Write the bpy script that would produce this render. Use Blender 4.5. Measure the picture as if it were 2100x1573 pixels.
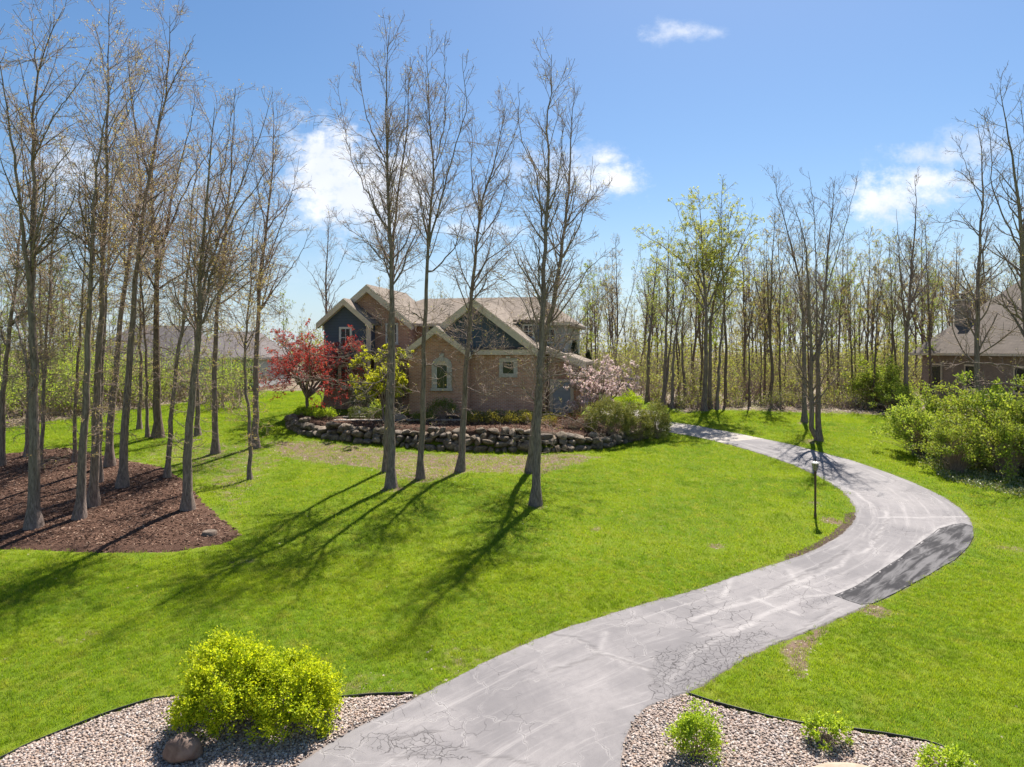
import bpy, bmesh, math, random
import numpy as np
from math import radians, sin, cos, pi
from mathutils import Vector

for o in list(bpy.data.objects):
    bpy.data.objects.remove(o)
scene = bpy.context.scene
C = scene.collection

# ------------------------------------------------------------------ camera, sky, sun, exposure
CAMZ, F, UC, VH = 6.5, 1400.0, 1050.0, 720.0     # eye height, focal length in photo pixels, centre column, horizon row
cd = bpy.data.cameras.new('camera'); cam = bpy.data.objects.new('camera', cd); C.objects.link(cam)
cam.location = (0, 0, CAMZ); cam.rotation_euler = (radians(90), 0, 0)
cd.sensor_width = 36.0; cd.lens = 24.0; cd.shift_y = -(786.5 - VH) / 2100.0
cd.clip_end = 3000.0; cd.clip_start = 0.1
scene.camera = cam

SUN_EL, SUN_AZ = radians(57), math.atan2(0.36, 0.93)       # azimuth from +Y towards +X
world = bpy.data.worlds.new('World'); scene.world = world; world.use_nodes = True
SKY_STRENGTH, SUN_STRENGTH = 0.059, 5.0
sd = bpy.data.lights.new('sun', 'SUN'); sd.energy = SUN_STRENGTH; sd.angle = radians(0.53); sd.color = (1.0, 0.955, 0.88)
sun = bpy.data.objects.new('sun', sd); C.objects.link(sun)
tosun = Vector((sin(SUN_AZ) * cos(SUN_EL), cos(SUN_AZ) * cos(SUN_EL), sin(SUN_EL)))
sun.rotation_euler = tosun.to_track_quat('Z', 'Y').to_euler(); sun.location = (20, 40, 60)
scene.view_settings.view_transform = 'Standard'; scene.view_settings.look = 'None'
scene.view_settings.gamma = 1.0; scene.view_settings.use_curve_mapping = False
scene.view_settings.exposure = 1.17
scene.render.engine = 'CYCLES'
scene.cycles.max_bounces = 4; scene.cycles.diffuse_bounces = 2; scene.cycles.glossy_bounces = 2
scene.cycles.transmission_bounces = 3; scene.cycles.transparent_max_bounces = 8
scene.cycles.use_denoising = True
scene.cycles.sample_clamp_indirect = 4.0

# ------------------------------------------------------------------ node helpers
class NT:
    def __init__(self, tree):
        self.t = tree; self.n = tree.nodes; self.l = tree.links
    def add(self, typ, **kw):
        n = self.n.new(typ)
        for k, v in kw.items():
            setattr(n, k, v)
        return n
    def put(self, sock, v):
        if hasattr(v, 'is_output'):
            self.l.new(v, sock)
        elif v is not None:
            if isinstance(v, (tuple, list)) and len(v) == 3 and sock.type == 'RGBA':
                v = (*v, 1)
            sock.default_value = v
    def math(self, op, a, b=None, c=None, clamp=False):
        n = self.add('ShaderNodeMath', operation=op); n.use_clamp = clamp
        for i, v in enumerate((a, b, c)):
            if v is not None: self.put(n.inputs[i], v)
        return n.outputs[0]
    def vmath(self, op, a, b=None):
        n = self.add('ShaderNodeVectorMath', operation=op); self.put(n.inputs[0], a)
        if b is not None: self.put(n.inputs[1], b)
        return n.outputs[0]
    def mix(self, fac, a, b, blend='MIX'):
        n = self.add('ShaderNodeMix', data_type='RGBA', blend_type=blend)
        self.put(n.inputs[0], fac); self.put(n.inputs[6], a); self.put(n.inputs[7], b)
        return n.outputs[2]
    def noise(self, vec, scale, detail=3, rough=0.55, dist=0.0, out=0):
        n = self.add('ShaderNodeTexNoise'); self.put(n.inputs['Vector'], vec)
        n.inputs['Scale'].default_value = scale; n.inputs['Detail'].default_value = detail
        n.inputs['Roughness'].default_value = rough; n.inputs['Distortion'].default_value = dist
        return n.outputs[out]
    def ramp(self, fac, stops, interp='LINEAR'):
        n = self.add('ShaderNodeValToRGB'); self.put(n.inputs[0], fac); cr = n.color_ramp; cr.interpolation = interp
        while len(cr.elements) < len(stops): cr.elements.new(0.5)
        for e, (p, c) in zip(cr.elements, stops):
            e.position = p; e.color = (*c, 1) if len(c) == 3 else c
        return n.outputs[0]
    def smooth(self, v, a, b, to0=0.0, to1=1.0):
        n = self.add('ShaderNodeMapRange', interpolation_type='SMOOTHSTEP'); self.put(n.inputs[0], v)
        for i, x in enumerate((a, b, to0, to1)): self.put(n.inputs[1 + i], x)
        return n.outputs[0]
    def xyz(self, v):
        n = self.add('ShaderNodeSeparateXYZ'); self.put(n.inputs[0], v); return n.outputs
    def comb(self, x, y, z):
        n = self.add('ShaderNodeCombineXYZ')
        for i, v in enumerate((x, y, z)): self.put(n.inputs[i], v)
        return n.outputs[0]
    def attr(self, name, out='Fac'):
        n = self.add('ShaderNodeAttribute', attribute_name=name); return n.outputs[out]
    def pos(self):
        return self.add('ShaderNodeNewGeometry').outputs['Position']
    def obj(self):
        return self.add('ShaderNodeTexCoord').outputs['Object']
    def island(self):
        return self.add('ShaderNodeNewGeometry').outputs['Random Per Island']
    def bump(self, h, strength=0.5, dist=0.02):
        n = self.add('ShaderNodeBump'); n.inputs['Strength'].default_value = strength; n.inputs['Distance'].default_value = dist
        self.put(n.inputs['Height'], h); return n.outputs[0]

MATS = {}
def mat(name, build):
    if name in MATS: return MATS[name]
    m = bpy.data.materials.new(name); m.use_nodes = True; t = NT(m.node_tree); t.n.clear()
    out = t.add('ShaderNodeOutputMaterial'); sh = build(t); t.l.new(sh, out.inputs['Surface']); MATS[name] = m
    return m
def bsdf(t, col, rough=0.8, normal=None, spec=0.3, metal=0.0, **kw):
    b = t.add('ShaderNodeBsdfPrincipled'); t.put(b.inputs['Base Color'], col); t.put(b.inputs['Roughness'], rough)
    b.inputs['Specular IOR Level'].default_value = spec; b.inputs['Metallic'].default_value = metal
    if normal is not None: t.l.new(normal, b.inputs['Normal'])
    for k, v in kw.items(): t.put(b.inputs[k], v)
    return b.outputs[0]

# ------------------------------------------------------------------ world: Nishita sky with fair-weather clouds
world.cycles.sampling_method = 'MANUAL'; world.cycles.sample_map_resolution = 256
w = NT(world.node_tree); w.n.clear()
sky = w.add('ShaderNodeTexSky', sky_type='NISHITA'); sky.sun_disc = False
sky.sun_elevation = SUN_EL; sky.sun_rotation = SUN_AZ; sky.air_density = 1.0; sky.dust_density = 0.6; sky.ozone_density = 2.2
hsv = w.add('ShaderNodeHueSaturation'); hsv.inputs['Saturation'].default_value = 1.22; hsv.inputs['Value'].default_value = 1.0
w.l.new(sky.outputs[0], hsv.inputs['Color'])
dirv = w.add('ShaderNodeTexCoord').outputs['Generated']
dx, dy, dz = w.xyz(dirv)
ydiv = w.math('MAXIMUM', w.math('ABSOLUTE', dy), 0.05)
X = w.math('DIVIDE', dx, ydiv); Z = w.math('DIVIDE', dz, ydiv)
P2 = w.comb(X, w.math('MULTIPLY', Z, 1.3), w.math('MULTIPLY', w.math('SIGN', dy), 3.0))
nz = w.noise(P2, 8.0, 5, 0.62, 0.0)
nz2 = w.noise(P2, 30.0, 4, 0.68, 0.0)
nn = w.math('ADD', w.math('MULTIPLY', w.math('SUBTRACT', nz, 0.5), 2.3), w.math('MULTIPLY', w.math('SUBTRACT', nz2, 0.5), 2.0))
def blob(u, v, ru, rv, soft=0.6, amp=1.0):
    a = w.math('DIVIDE', w.math('SUBTRACT', X, (u - UC) / F), ru / F)
    b = w.math('DIVIDE', w.math('SUBTRACT', Z, (VH - v) / F), rv / F)
    r = w.math('SQRT', w.math('ADD', w.math('MULTIPLY', a, a), w.math('MULTIPLY', b, b)))
    q = w.math('ADD', w.math('SUBTRACT', 1.0, r), w.math('MULTIPLY', nn, 1.0))
    return w.math('MULTIPLY', w.smooth(q, -0.12, soft + 0.35), amp)
m_ = None
for bl in ((685, 350, 125, 110, .6, 1.), (750, 395, 190, 120, .7, 1.), (840, 370, 100, 95, .7, .95), (800, 450, 230, 65, 1.0, .75), (940, 468, 150, 22, .9, .6), (640, 440, 150, 80, 1.5, .45),
           (1175, 350, 150, 65, 1.1, .85), (1255, 365, 90, 34, .8, .95), (1248, 322, 48, 22, .8, .9),
           (1395, 66, 80, 32, 1.3, .75), (1466, 66, 30, 16, 1.2, .5),
           (1815, 405, 95, 58, .7, .95), (1890, 368, 130, 55, .8, .95), (1920, 325, 150, 40, 1.1, .85), (2000, 300, 120, 45, 1.3, .65),
           (150, 350, 110, 80, 1.1, .85), (200, 430, 240, 80, 1.5, .5), (420, 400, 200, 90, 1.6, .35), (1750, 560, 500, 70, 1.6, .3), (900, 560, 500, 60, 1.6, .25)):
    b_ = blob(*bl)
    m_ = b_ if m_ is None else w.math('MAXIMUM', m_, b_)
front = w.smooth(dy, 0.10, 0.30)
else_n = w.math('MULTIPLY', w.smooth(w.noise(dirv, 3.2, 4, 0.6, 0.0), 0.56, 0.72), w.smooth(dz, 0.02, 0.2))
cl = w.math('ADD', w.math('MULTIPLY', m_, front), w.math('MULTIPLY', else_n, w.math('SUBTRACT', 1.0, front)), clamp=True)
shade = w.smooth(w.noise(P2, 7.0, 2, 0.5), 0.30, 0.70)
clc = w.mix(shade, (6.4, 6.9, 7.9), (8.9, 8.9, 9.0))
hz = w.math('MULTIPLY', w.smooth(dz, 0.22, -0.02), 0.62)
skyh = w.mix(hz, hsv.outputs[0], (4.1, 5.4, 7.0))
skyc = w.mix(cl, skyh, clc)
bg = w.add('ShaderNodeBackground'); bg.inputs['Strength'].default_value = SKY_STRENGTH
w.l.new(skyc, bg.inputs['Color']); wo = w.add('ShaderNodeOutputWorld'); w.l.new(bg.outputs[0], wo.inputs['Surface'])

# ------------------------------------------------------------------ terrain
_zd = np.array([-50, 0, 8, 10.5, 14, 20.7, 23, 27.7, 31, 34, 37, 42, 50, 70, 120, 3000.])
_zz = np.array([-1.0, -.45, -.08, .05, .33, 1.05, 1.3, 1.64, 1.95, 2.32, 2.65, 2.98, 3.1, 3.1, 3.0, 3.0])
_td = np.arange(-60, 200, 0.1); _tz = np.interp(_td, _zd, _zz)
_k = np.hanning(41); _k /= _k.sum(); _tz = np.convolve(np.pad(_tz, 20, mode='edge'), _k, mode='valid')
def zbase(x, y):
    x = np.asarray(x, float); y = np.asarray(y, float)
    z = np.interp(y, _td, _tz)
    fade = np.clip(1 - (y - 60) / 60, 0, 1) * np.clip((y - 5) / 6, 0, 1)
    z = z + fade * (0.035 * np.sin(0.55 * x + 0.4 * y) + 0.03 * np.sin(0.31 * x - 0.7 * y + 1.3) + 0.02 * np.sin(1.3 * x + 0.9 * y + 2.1))
    return z
def pt(u, v, d):
    return np.array([(u - UC) / F * d, d, CAMZ - (v - VH) / F * d])
def gp(u, v):
    """world point on the (lower) ground seen at photo pixel u, v"""
    lo, hi = 3.0, 140.0
    for _ in range(50):
        d = (lo + hi) / 2; p = pt(u, v, d)
        if p[2] > float(zbase(p[0], p[1])): lo = d
        else: hi = d
    return pt(u, v, lo)
def gpl(lst): return np.array([gp(*q)[:2] for q in lst])
def sdist(P, poly):
    """signed distance, positive inside polygon"""
    P = np.asarray(P, float); n = len(poly); d2 = np.full(len(P), 1e18); ins = np.zeros(len(P), bool)
    for i in range(n):
        a = poly[i]; b = poly[(i + 1) % n]; ab = b - a
        t = np.clip(((P - a) @ ab) / (ab @ ab + 1e-12), 0, 1); q = P - (a + t[:, None] * ab)
        d2 = np.minimum(d2, (q * q).sum(1))
        c = ((a[1] > P[:, 1]) != (b[1] > P[:, 1])) & (P[:, 0] < (b[0] - a[0]) * (P[:, 1] - a[1]) / (b[1] - a[1] + 1e-12) + a[0])
        ins ^= c
    d = np.sqrt(d2); return np.where(ins, d, -d)
def ldist(P, line):
    P = np.asarray(P, float); d2 = np.full(len(P), 1e18)
    for a, b in zip(line[:-1], line[1:]):
        ab = b - a; t = np.clip(((P - a) @ ab) / (ab @ ab + 1e-12), 0, 1); q = P - (a + t[:, None] * ab)
        d2 = np.minimum(d2, (q * q).sum(1))
    return np.sqrt(d2)
def sst(x, a, b):
    t = np.clip((x - a) / (b - a), 0, 1); return t * t * (3 - 2 * t)
def resample(line, step=None, n=None):
    line = np.asarray(line, float); L = np.r_[0, np.cumsum(np.linalg.norm(np.diff(line, axis=0), axis=1))]
    s = np.linspace(0, L[-1], n or max(2, int(L[-1] / step) + 1))
    return np.stack([np.interp(s, L, line[:, k]) for k in range(line.shape[1])], 1)
def smoothline(line, it=2):
    line = np.asarray(line, float)
    for _ in range(it):
        a = line[:-1] * .75 + line[1:] * .25; b = line[:-1] * .25 + line[1:] * .75
        line = np.vstack([line[:1], np.stack([a, b], 1).reshape(-1, line.shape[1]), line[-1:]])
    return line

WALL_LINE = smoothline(gpl([(584, 866), (604, 886), (642, 897), (678, 901), (723, 909), (774, 912), (820, 915), (884, 922), (960, 926), (1049, 927), (1150, 927), (1225, 922), (1290, 908), (1345, 892)]), 1)
TERR = np.vstack([WALL_LINE, [[9.0, 38.5], [9.0, 60], [-16, 60], [-13.2, 40.5]]])
def zterr(x, y):
    return 2.86 + 0.05 * np.clip(y - 32.0, 0, 5) - 0.075 * np.clip(x - 0.5, 0, 6) * np.clip(1 - (y - 32) / 6, 0, 1)
def zg(x, y):
    x = np.asarray(x, float); y = np.asarray(y, float)
    z = zbase(x, y); P = np.stack([np.ravel(x), np.ravel(y)], 1)
    s = sdist(P, TERR).reshape(z.shape) if z.ndim else sdist(P, TERR)[0]
    k = sst(s, 0.12, 0.6); return z * (1 - k) + np.maximum(zterr(x, y), z) * k
def G(x, y): return float(zg(np.array([x]), np.array([y]))[0])
def onground(u, v):
    p = gp(u, v); return p

# ------------------------------------------------------------------ mesh helpers
def mk(name, V, quads=None, tris=None, mats=(), mi=None, smooth=False):
    me = bpy.data.meshes.new(name); V = np.asarray(V, np.float32)
    q = np.zeros((0, 4), np.int32) if quads is None or len(quads) == 0 else np.asarray(quads, np.int32)
    t = np.zeros((0, 3), np.int32) if tris is None or len(tris) == 0 else np.asarray(tris, np.int32)
    me.vertices.add(len(V)); me.vertices.foreach_set('co', V.ravel())
    nl = q.size + t.size; me.loops.add(nl); me.polygons.add(len(q) + len(t))
    me.loops.foreach_set('vertex_index', np.r_[q.ravel(), t.ravel()].astype(np.int32))
    ls = np.r_[np.arange(len(q)) * 4, q.size + np.arange(len(t)) * 3].astype(np.int32)
    me.polygons.foreach_set('loop_start', ls)
    for m in mats: me.materials.append(m)
    if mi is not None: me.polygons.foreach_set('material_index', np.asarray(mi, np.int32))
    me.polygons.foreach_set('use_smooth', np.full(len(q) + len(t), bool(smooth)))
    me.update(calc_edges=True); me.validate(); return me
def put(name, me, parent=None, loc=None):
    o = bpy.data.objects.new(name, me); C.objects.link(o)
    if parent is not None: o.parent = parent
    if loc is not None: o.location = loc
    return o
def tag(o, label=None, cat=None, group=None, kind=None):
    if label: o['label'] = label
    if cat: o['category'] = cat
    if group: o['group'] = group
    if kind: o['kind'] = kind
    return o
def empty(name, loc):
    o = bpy.data.objects.new(name, None); C.objects.link(o); o.location = loc; o.empty_display_size = 0.3; return o
def addattr(me, name, arr):
    a = me.attributes.new(name, 'FLOAT', 'POINT'); a.data.foreach_set('value', np.asarray(arr, np.float32))

class MB:
    """collects boxes, prisms and sheets into one mesh"""
    def __init__(self): self.V = []; self.Fc = []
    def poly(self, pts, faces):
        b = len(self.V); self.V += [tuple(map(float, p)) for p in pts]; self.Fc += [[b + i for i in f] for f in faces]
    def box(self, x0, x1, y0, y1, z0, z1):
        self.poly([(x0, y0, z0), (x1, y0, z0), (x1, y1, z0), (x0, y1, z0), (x0, y0, z1), (x1, y0, z1), (x1, y1, z1), (x0, y1, z1)],
                  [(0, 3, 2, 1), (4, 5, 6, 7), (0, 1, 5, 4), (1, 2, 6, 5), (2, 3, 7, 6), (3, 0, 4, 7)])
        return self
    def prism(self, pts, dv):
        """closed polygon pts extruded along dv"""
        n = len(pts); dv = np.array(dv, float); a = [np.array(p, float) for p in pts]
        self.poly(a + [p + dv for p in a], [tuple(range(n))[::-1], tuple(range(n, 2 * n))] + [(i, (i + 1) % n, n + (i + 1) % n, n + i) for i in range(n)])
        return self
    def bar(self, p, q, wdt, h=None):
        p, q = np.array(p, float), np.array(q, float); t = (q - p) / np.linalg.norm(q - p)
        r = np.array([0, 0, 1.]) if abs(t[2]) < .9 else np.array([1., 0, 0]); a = np.cross(t, r); a /= np.linalg.norm(a); b = np.cross(a, t)
        h = h or wdt; c = [a * wdt / 2 + b * h / 2, -a * wdt / 2 + b * h / 2, -a * wdt / 2 - b * h / 2, a * wdt / 2 - b * h / 2]
        return self.prism([p + k for k in c], q - p)
    def lathe(self, prof, c=(0, 0), n=12):
        b = len(self.V)
        for r, z in prof:
            for k in range(n): self.V.append((c[0] + r * cos(2 * pi * k / n), c[1] + r * sin(2 * pi * k / n), z))
        for i in range(len(prof) - 1):
            for k in range(n): self.Fc.append([b + i * n + k, b + i * n + (k + 1) % n, b + (i + 1) * n + (k + 1) % n, b + (i + 1) * n + k])
        self.Fc.append([b + k for k in range(n)][::-1]); e = b + (len(prof) - 1) * n; self.Fc.append([e + k for k in range(n)])
        return self
    def build(self, name, m, parent=None, bevel=0.0, smooth=False, rel=True):
        off = np.array(parent_world(parent)) if (parent is not None and rel) else np.zeros(3)
        V = [tuple(np.array(v) - off) for v in self.V]
        me = bpy.data.meshes.new(name); me.from_pydata(V, [], self.Fc); me.update()
        bm = bmesh.new(); bm.from_mesh(me); bmesh.ops.recalc_face_normals(bm, faces=bm.faces)
        if bevel > 0: bmesh.ops.bevel(bm, geom=bm.edges[:], offset=bevel, segments=1, affect='EDGES', clamp_overlap=True)
        bm.to_mesh(me); bm.free()
        for mm in (m if isinstance(m, (list, tuple)) else [m]): me.materials.append(mm)
        if smooth: me.polygons.foreach_set('use_smooth', np.ones(len(me.polygons), bool))
        return put(name, me, parent)
def parent_world(p):
    v = Vector((0, 0, 0))
    while p is not None: v = v + p.location; p = p.parent
    return tuple(v)

# ------------------------------------------------------------------ ground cover outlines (photo pixels -> ground)
EDGE_L = gpl([(330, 1755), (430, 1690), (595, 1573), (700, 1503), (848, 1429), (1000, 1352), (1140, 1291), (1300, 1243), (1400, 1216), (1479, 1190), (1575, 1159), (1635, 1140), (1680, 1121), (1721, 1098), (1746, 1073), (1753, 1057), (1748, 1035), (1730, 1012), (1705, 993), (1670, 973), (1622, 952), (1559, 931), (1495, 912), (1432, 897), (1400, 891), (1364, 887)])
EDGE_R = gpl([(1330, 1800), (1290, 1680), (1283, 1573), (1289, 1518), (1310, 1477), (1334, 1449), (1404, 1428), (1445, 1408), (1527, 1355), (1559, 1337), (1638, 1305), (1718, 1273), (1791, 1241), (1854, 1210), (1908, 1181), (1959, 1152), (1988, 1124), (1999, 1101), (1996, 1070), (1978, 1047), (1940, 1020), (1876, 990), (1813, 966), (1749, 944), (1686, 928), (1622, 911), (1543, 896), (1463, 879), (1411, 870), (1375, 869)])
ANCH = [(0, 0), (2, 2), (5, 5), (7, 9), (11, 13), (15, 18), (19, 21), (21, 24), (24, 27), (25, 29)]
MULCH = gpl([(-250, 935), (-100, 940), (0, 932), (141, 917), (200, 930), (267, 945), (332, 957), (374, 980), (397, 999), (420, 1029), (458, 1063), (500, 1094), (480, 1108), (450, 1118), (362, 1134), (191, 1135), (0, 1131), (-250, 1128)])
LL, RR = [], []
NS = 0
eL, eR = EDGE_L, EDGE_R
for (a0, b0), (a1, b1) in zip(ANCH[:-1], ANCH[1:]):
    sl, sr = eL[a0:a1 + 1], eR[b0:b1 + 1]
    ln = max(np.linalg.norm(np.diff(sl, axis=0), axis=1).sum(), np.linalg.norm(np.diff(sr, axis=0), axis=1).sum()); n = max(3, int(ln / .07))
    LL.append(resample(sl, n=n)[:-1]); RR.append(resample(sr, n=n)[:-1])
LL = np.vstack(LL + [eL[-1:]]); RR = np.vstack(RR + [eR[-1:]])
def smooth1(a, n):
    k = np.hanning(n + 2)[1:-1]; k /= k.sum(); return np.stack([np.convolve(np.pad(a[:, i], n // 2, mode='edge'), k, mode='valid') for i in range(2)], 1)
LL, RR = smooth1(LL, 21), smooth1(RR, 21)
GRAV_L = np.vstack([gpl([(-260, 1640), (-120, 1600), (0, 1558), (47, 1530), (145, 1493), (199, 1472), (275, 1446), (318, 1432), (373, 1426), (450, 1428), (560, 1432), (688, 1431), (760, 1426), (848, 1423)]), EDGE_L[4:1:-1] + [.3, 0], EDGE_L[0:1] + [.3, 0], gpl([(-100, 1760), (-300, 1700)])])
GRAV_R = np.vstack([gpl([(1412, 1424), (1469, 1445), (1596, 1475), (1662, 1486), (1752, 1498), (1854, 1514), (1912, 1523), (1969, 1547), (2010, 1573), (2080, 1640), (2000, 1760), (1420, 1800)]), EDGE_R[1:7] + [-.3, .05]])
DRIVE = np.vstack([LL[::3], LL[-1:], RR[-1:], RR[::-3]])
SOIL_EDGE = gpl([(1753, 1057), (1749, 1078), (1722, 1102), (1680, 1126), (1630, 1146)])
SPOT = gpl([(1597, 1332), (1640, 1312), (1690, 1284), (1700, 1292), (1672, 1318), (1655, 1340), (1657, 1392), (1646, 1394), (1626, 1362)])
BARE_A = gpl([(560, 905), (640, 903), (760, 916), (900, 930), (1060, 932), (1200, 930), (1240, 938), (1100, 975), (960, 968), (880, 990), (800, 985), (760, 960), (640, 950), (580, 930)])
BARE_B = gpl([(250, 945), (330, 905), (440, 905), (560, 905), (600, 940), (560, 970), (530, 1010), (500, 1075), (430, 1020), (380, 975)])
LITT_R = np.array([[10.0, 39.5], [12.3, 41.5], [16, 40.6], [20, 39.8], [23.5, 38], [22.5, 34.6], [20.6, 31.5], [20.2, 28.8], [21.5, 26.5], [24, 24], [40, 20], [90, 20], [1500, 60], [1500, 2000], [-1500, 2000], [-90, 62], [-40, 60], [-4, 58], [9, 50]])
LITT_L = np.array([[-90, 20], [-38, 26], [-27.5, 33.5], [-25, 37.5], [-23, 42], [-21, 47], [-40, 60], [-90, 70]])

# ------------------------------------------------------------------ materials for surfaces
def m_ground(t):
    p = t.pos()
    n1 = t.noise(p, 0.35, 3); n2 = t.noise(p, 2.2, 4, .6); n3 = t.noise(p, 14, 4, .65); n4 = t.noise(p, 70, 2)
    g = t.mix(t.smooth(n1, .35, .65), (.11, .175, .010), (.16, .215, .012))
    g = t.mix(t.smooth(n2, .45, .75), g, (.19, .22, .022))
    g = t.mix(t.math('MULTIPLY', t.smooth(n3, .5, .8), .35), g, (.15, .15, .05))
    g = t.mix(t.math('MULTIPLY', t.smooth(n4, .45, .75), .6), g, t.mix(1, g, (.35, .35, .3), 'MULTIPLY'))
    tan = t.mix(t.smooth(n3, .3, .7), (.15, .098, .07), (.27, .19, .14)); tan = t.mix(t.smooth(n4, .4, .8), tan, (.08, .055, .04))
    b = t.math('ADD', t.attr('bare'), t.math('MULTIPLY', t.math('SUBTRACT', n2, .5), t.math('MULTIPLY', t.smooth(t.attr('bare'), 0, .3), 1.3)))
    c = t.mix(t.smooth(b, .25, .7), g, tan)
    soil = t.mix(t.smooth(n3, .3, .7), (.055, .038, .026), (.12, .085, .06))
    c = t.mix(t.smooth(t.math('ADD', t.attr('soil'), t.math('MULTIPLY', t.math('SUBTRACT', n3, .5), .6)), .35, .6), c, soil)
    lit = t.mix(t.smooth(n3, .35, .65), (.13, .09, .065), (.30, .235, .18)); lit = t.mix(t.smooth(n4, .5, .7), lit, (.08, .055, .04))
    lit = t.mix(t.math('MULTIPLY', t.smooth(n1, .5, .65), .5), lit, (.09, .12, .02))
    c = t.mix(t.smooth(t.math('ADD', t.attr('litter'), t.math('MULTIPLY', t.math('SUBTRACT', n2, .5), .5)), .35, .65), c, lit)
    h = t.math('ADD', t.math('MULTIPLY', n3, .6), n4)
    return bsdf(t, c, .9, t.bump(h, .7, .05), .1)
M_GROUND = mat('ground_turf', m_ground)

def m_asphalt(t):
    p = t.pos(); n1 = t.noise(p, .45, 6, .68, .6); n2 = t.noise(p, 5, 5, .65); n3 = t.noise(p, 90, 2)
    c = t.mix(t.smooth(n1, .3, .7), (.155, .143, .145), (.235, .216, .213))
    c = t.mix(t.math('MULTIPLY', t.smooth(n2, .42, .8), .4), c, (.14, .13, .132))
    c = t.mix(t.math('MULTIPLY', t.smooth(n3, .50, .72), .45), c, (.10, .092, .094))
    edge = t.attr('edge')
    # pale worn streaks along the wheel tracks and patched seams
    sv = t.comb(t.math('MULTIPLY', t.attr('along'), .22), t.math('MULTIPLY', t.attr('across'), 2.6), 0)
    stk = t.noise(sv, 1.6, 6, .7, .5)
    c = t.mix(t.math('MULTIPLY', t.smooth(stk, .50, .72), .55), c, (.33, .305, .295)); c = t.mix(t.math('MULTIPLY', t.smooth(stk, .46, .28), .45), c, (.135, .125, .13))
    sm = t.math('MULTIPLY', t.attr('seam'), t.smooth(n2, .28, .6)); c = t.mix(t.math('MULTIPLY', sm, .6), c, (.38, .352, .34))
    nw = t.add('ShaderNodeTexNoise'); t.put(nw.inputs['Vector'], p); nw.inputs['Scale'].default_value = 3.0; nw.inputs['Detail'].default_value = 5
    pw = t.vmath('ADD', p, t.vmath('MULTIPLY', t.vmath('SUBTRACT', nw.outputs[1], (.5, .5, .5)), (.5, .5, 0)))
    def crack(scale, wd):
        v = t.add('ShaderNodeTexVoronoi', feature='DISTANCE_TO_EDGE', voronoi_dimensions='2D'); t.put(v.inputs['Vector'], pw); v.inputs['Scale'].default_value = scale
        return t.smooth(v.outputs['Distance'], wd, wd * .2)
    nb = t.noise(p, .8, 4, .6); ca = t.math('ADD', t.attr('crack'), t.math('MULTIPLY', t.math('SUBTRACT', nb, .5), 1.1))
    big = t.math('MULTIPLY', crack(.75, .007), t.math('MULTIPLY', t.smooth(nb, .42, .56), .6))
    med = t.math('MULTIPLY', crack(2.4, .022), t.math('MAXIMUM', t.smooth(ca, .10, .55), t.math('MULTIPLY', t.smooth(nb, .50, .64), .6)))
    fine = t.math('MULTIPLY', crack(6.8, .040), t.math('MAXIMUM', t.smooth(ca, .45, .95), t.math('MULTIPLY', t.smooth(t.math('ADD', edge, t.math('MULTIPLY', nb, .8)), .8, 1.2), .8)))
    halo = t.math('MULTIPLY', crack(.75, .035), t.smooth(nb, .42, .56)); c = t.mix(t.math('MULTIPLY', halo, .35), c, (.36, .335, .325))
    k = t.math('MAXIMUM', t.math('MAXIMUM', big, med), t.math('MAXIMUM', fine, t.attr('line')), clamp=True)
    c = t.mix(t.math('MULTIPLY', t.smooth(ca, .3, .9), .35), c, (.13, .12, .122))
    c = t.mix(t.math('MULTIPLY', k, .7), c, (.04, .034, .034))
    c = t.mix(t.math('MULTIPLY', t.smooth(t.math('ADD', edge, t.math('MULTIPLY', n2, .4)), .85, 1.2), .8), c, (.09, .072, .055))
    h = t.math('SUBTRACT', t.math('MULTIPLY', n3, .25), k)
    return bsdf(t, c, .8, t.bump(h, .7, .014), .18)
M_ASPH = mat('worn_asphalt', m_asphalt)

def m_patch(t):
    p = t.pos(); mr = t.add('ShaderNodeMapping'); mr.inputs['Rotation'].default_value = (0, 0, radians(-39)); t.put(mr.inputs['Vector'], p); mp = t.add('ShaderNodeMapping'); mp.inputs['Scale'].default_value = (.5, 3.2, 1); t.put(mp.inputs['Vector'], mr.outputs[0])
    st = t.noise(mp.outputs[0], 2.0, 5, .65, .6); n3 = t.noise(p, 80, 2); n1 = t.noise(p, 1.2, 2)
    c = t.mix(t.smooth(t.math('ADD', st, t.math('MULTIPLY', t.math('SUBTRACT', n1, .5), .4)), .38, .64), (.036, .034, .036), (.14, .132, .133))
    c = t.mix(t.math('MULTIPLY', t.smooth(n3, .5, .75), .3), c, (.06, .06, .065))
    return bsdf(t, c, .88, t.bump(t.math('ADD', st, t.math('MULTIPLY', n3, .4)), .4, .01), .1)
M_PATCH = mat('patch_asphalt', m_patch)
def m_conc(t):
    p = t.pos(); n = t.noise(p, 1.5, 5, .6); n2 = t.noise(p, 40, 3)
    c = t.mix(t.smooth(n, .3, .7), (.27, .235, .20), (.34, .30, .265)); c = t.mix(t.math('MULTIPLY', t.smooth(n2, .5, .8), .3), c, (.28, .25, .22))
    return bsdf(t, c, .8, t.bump(n2, .2, .01), .3)
M_CONC = mat('concrete', m_conc)
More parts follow.
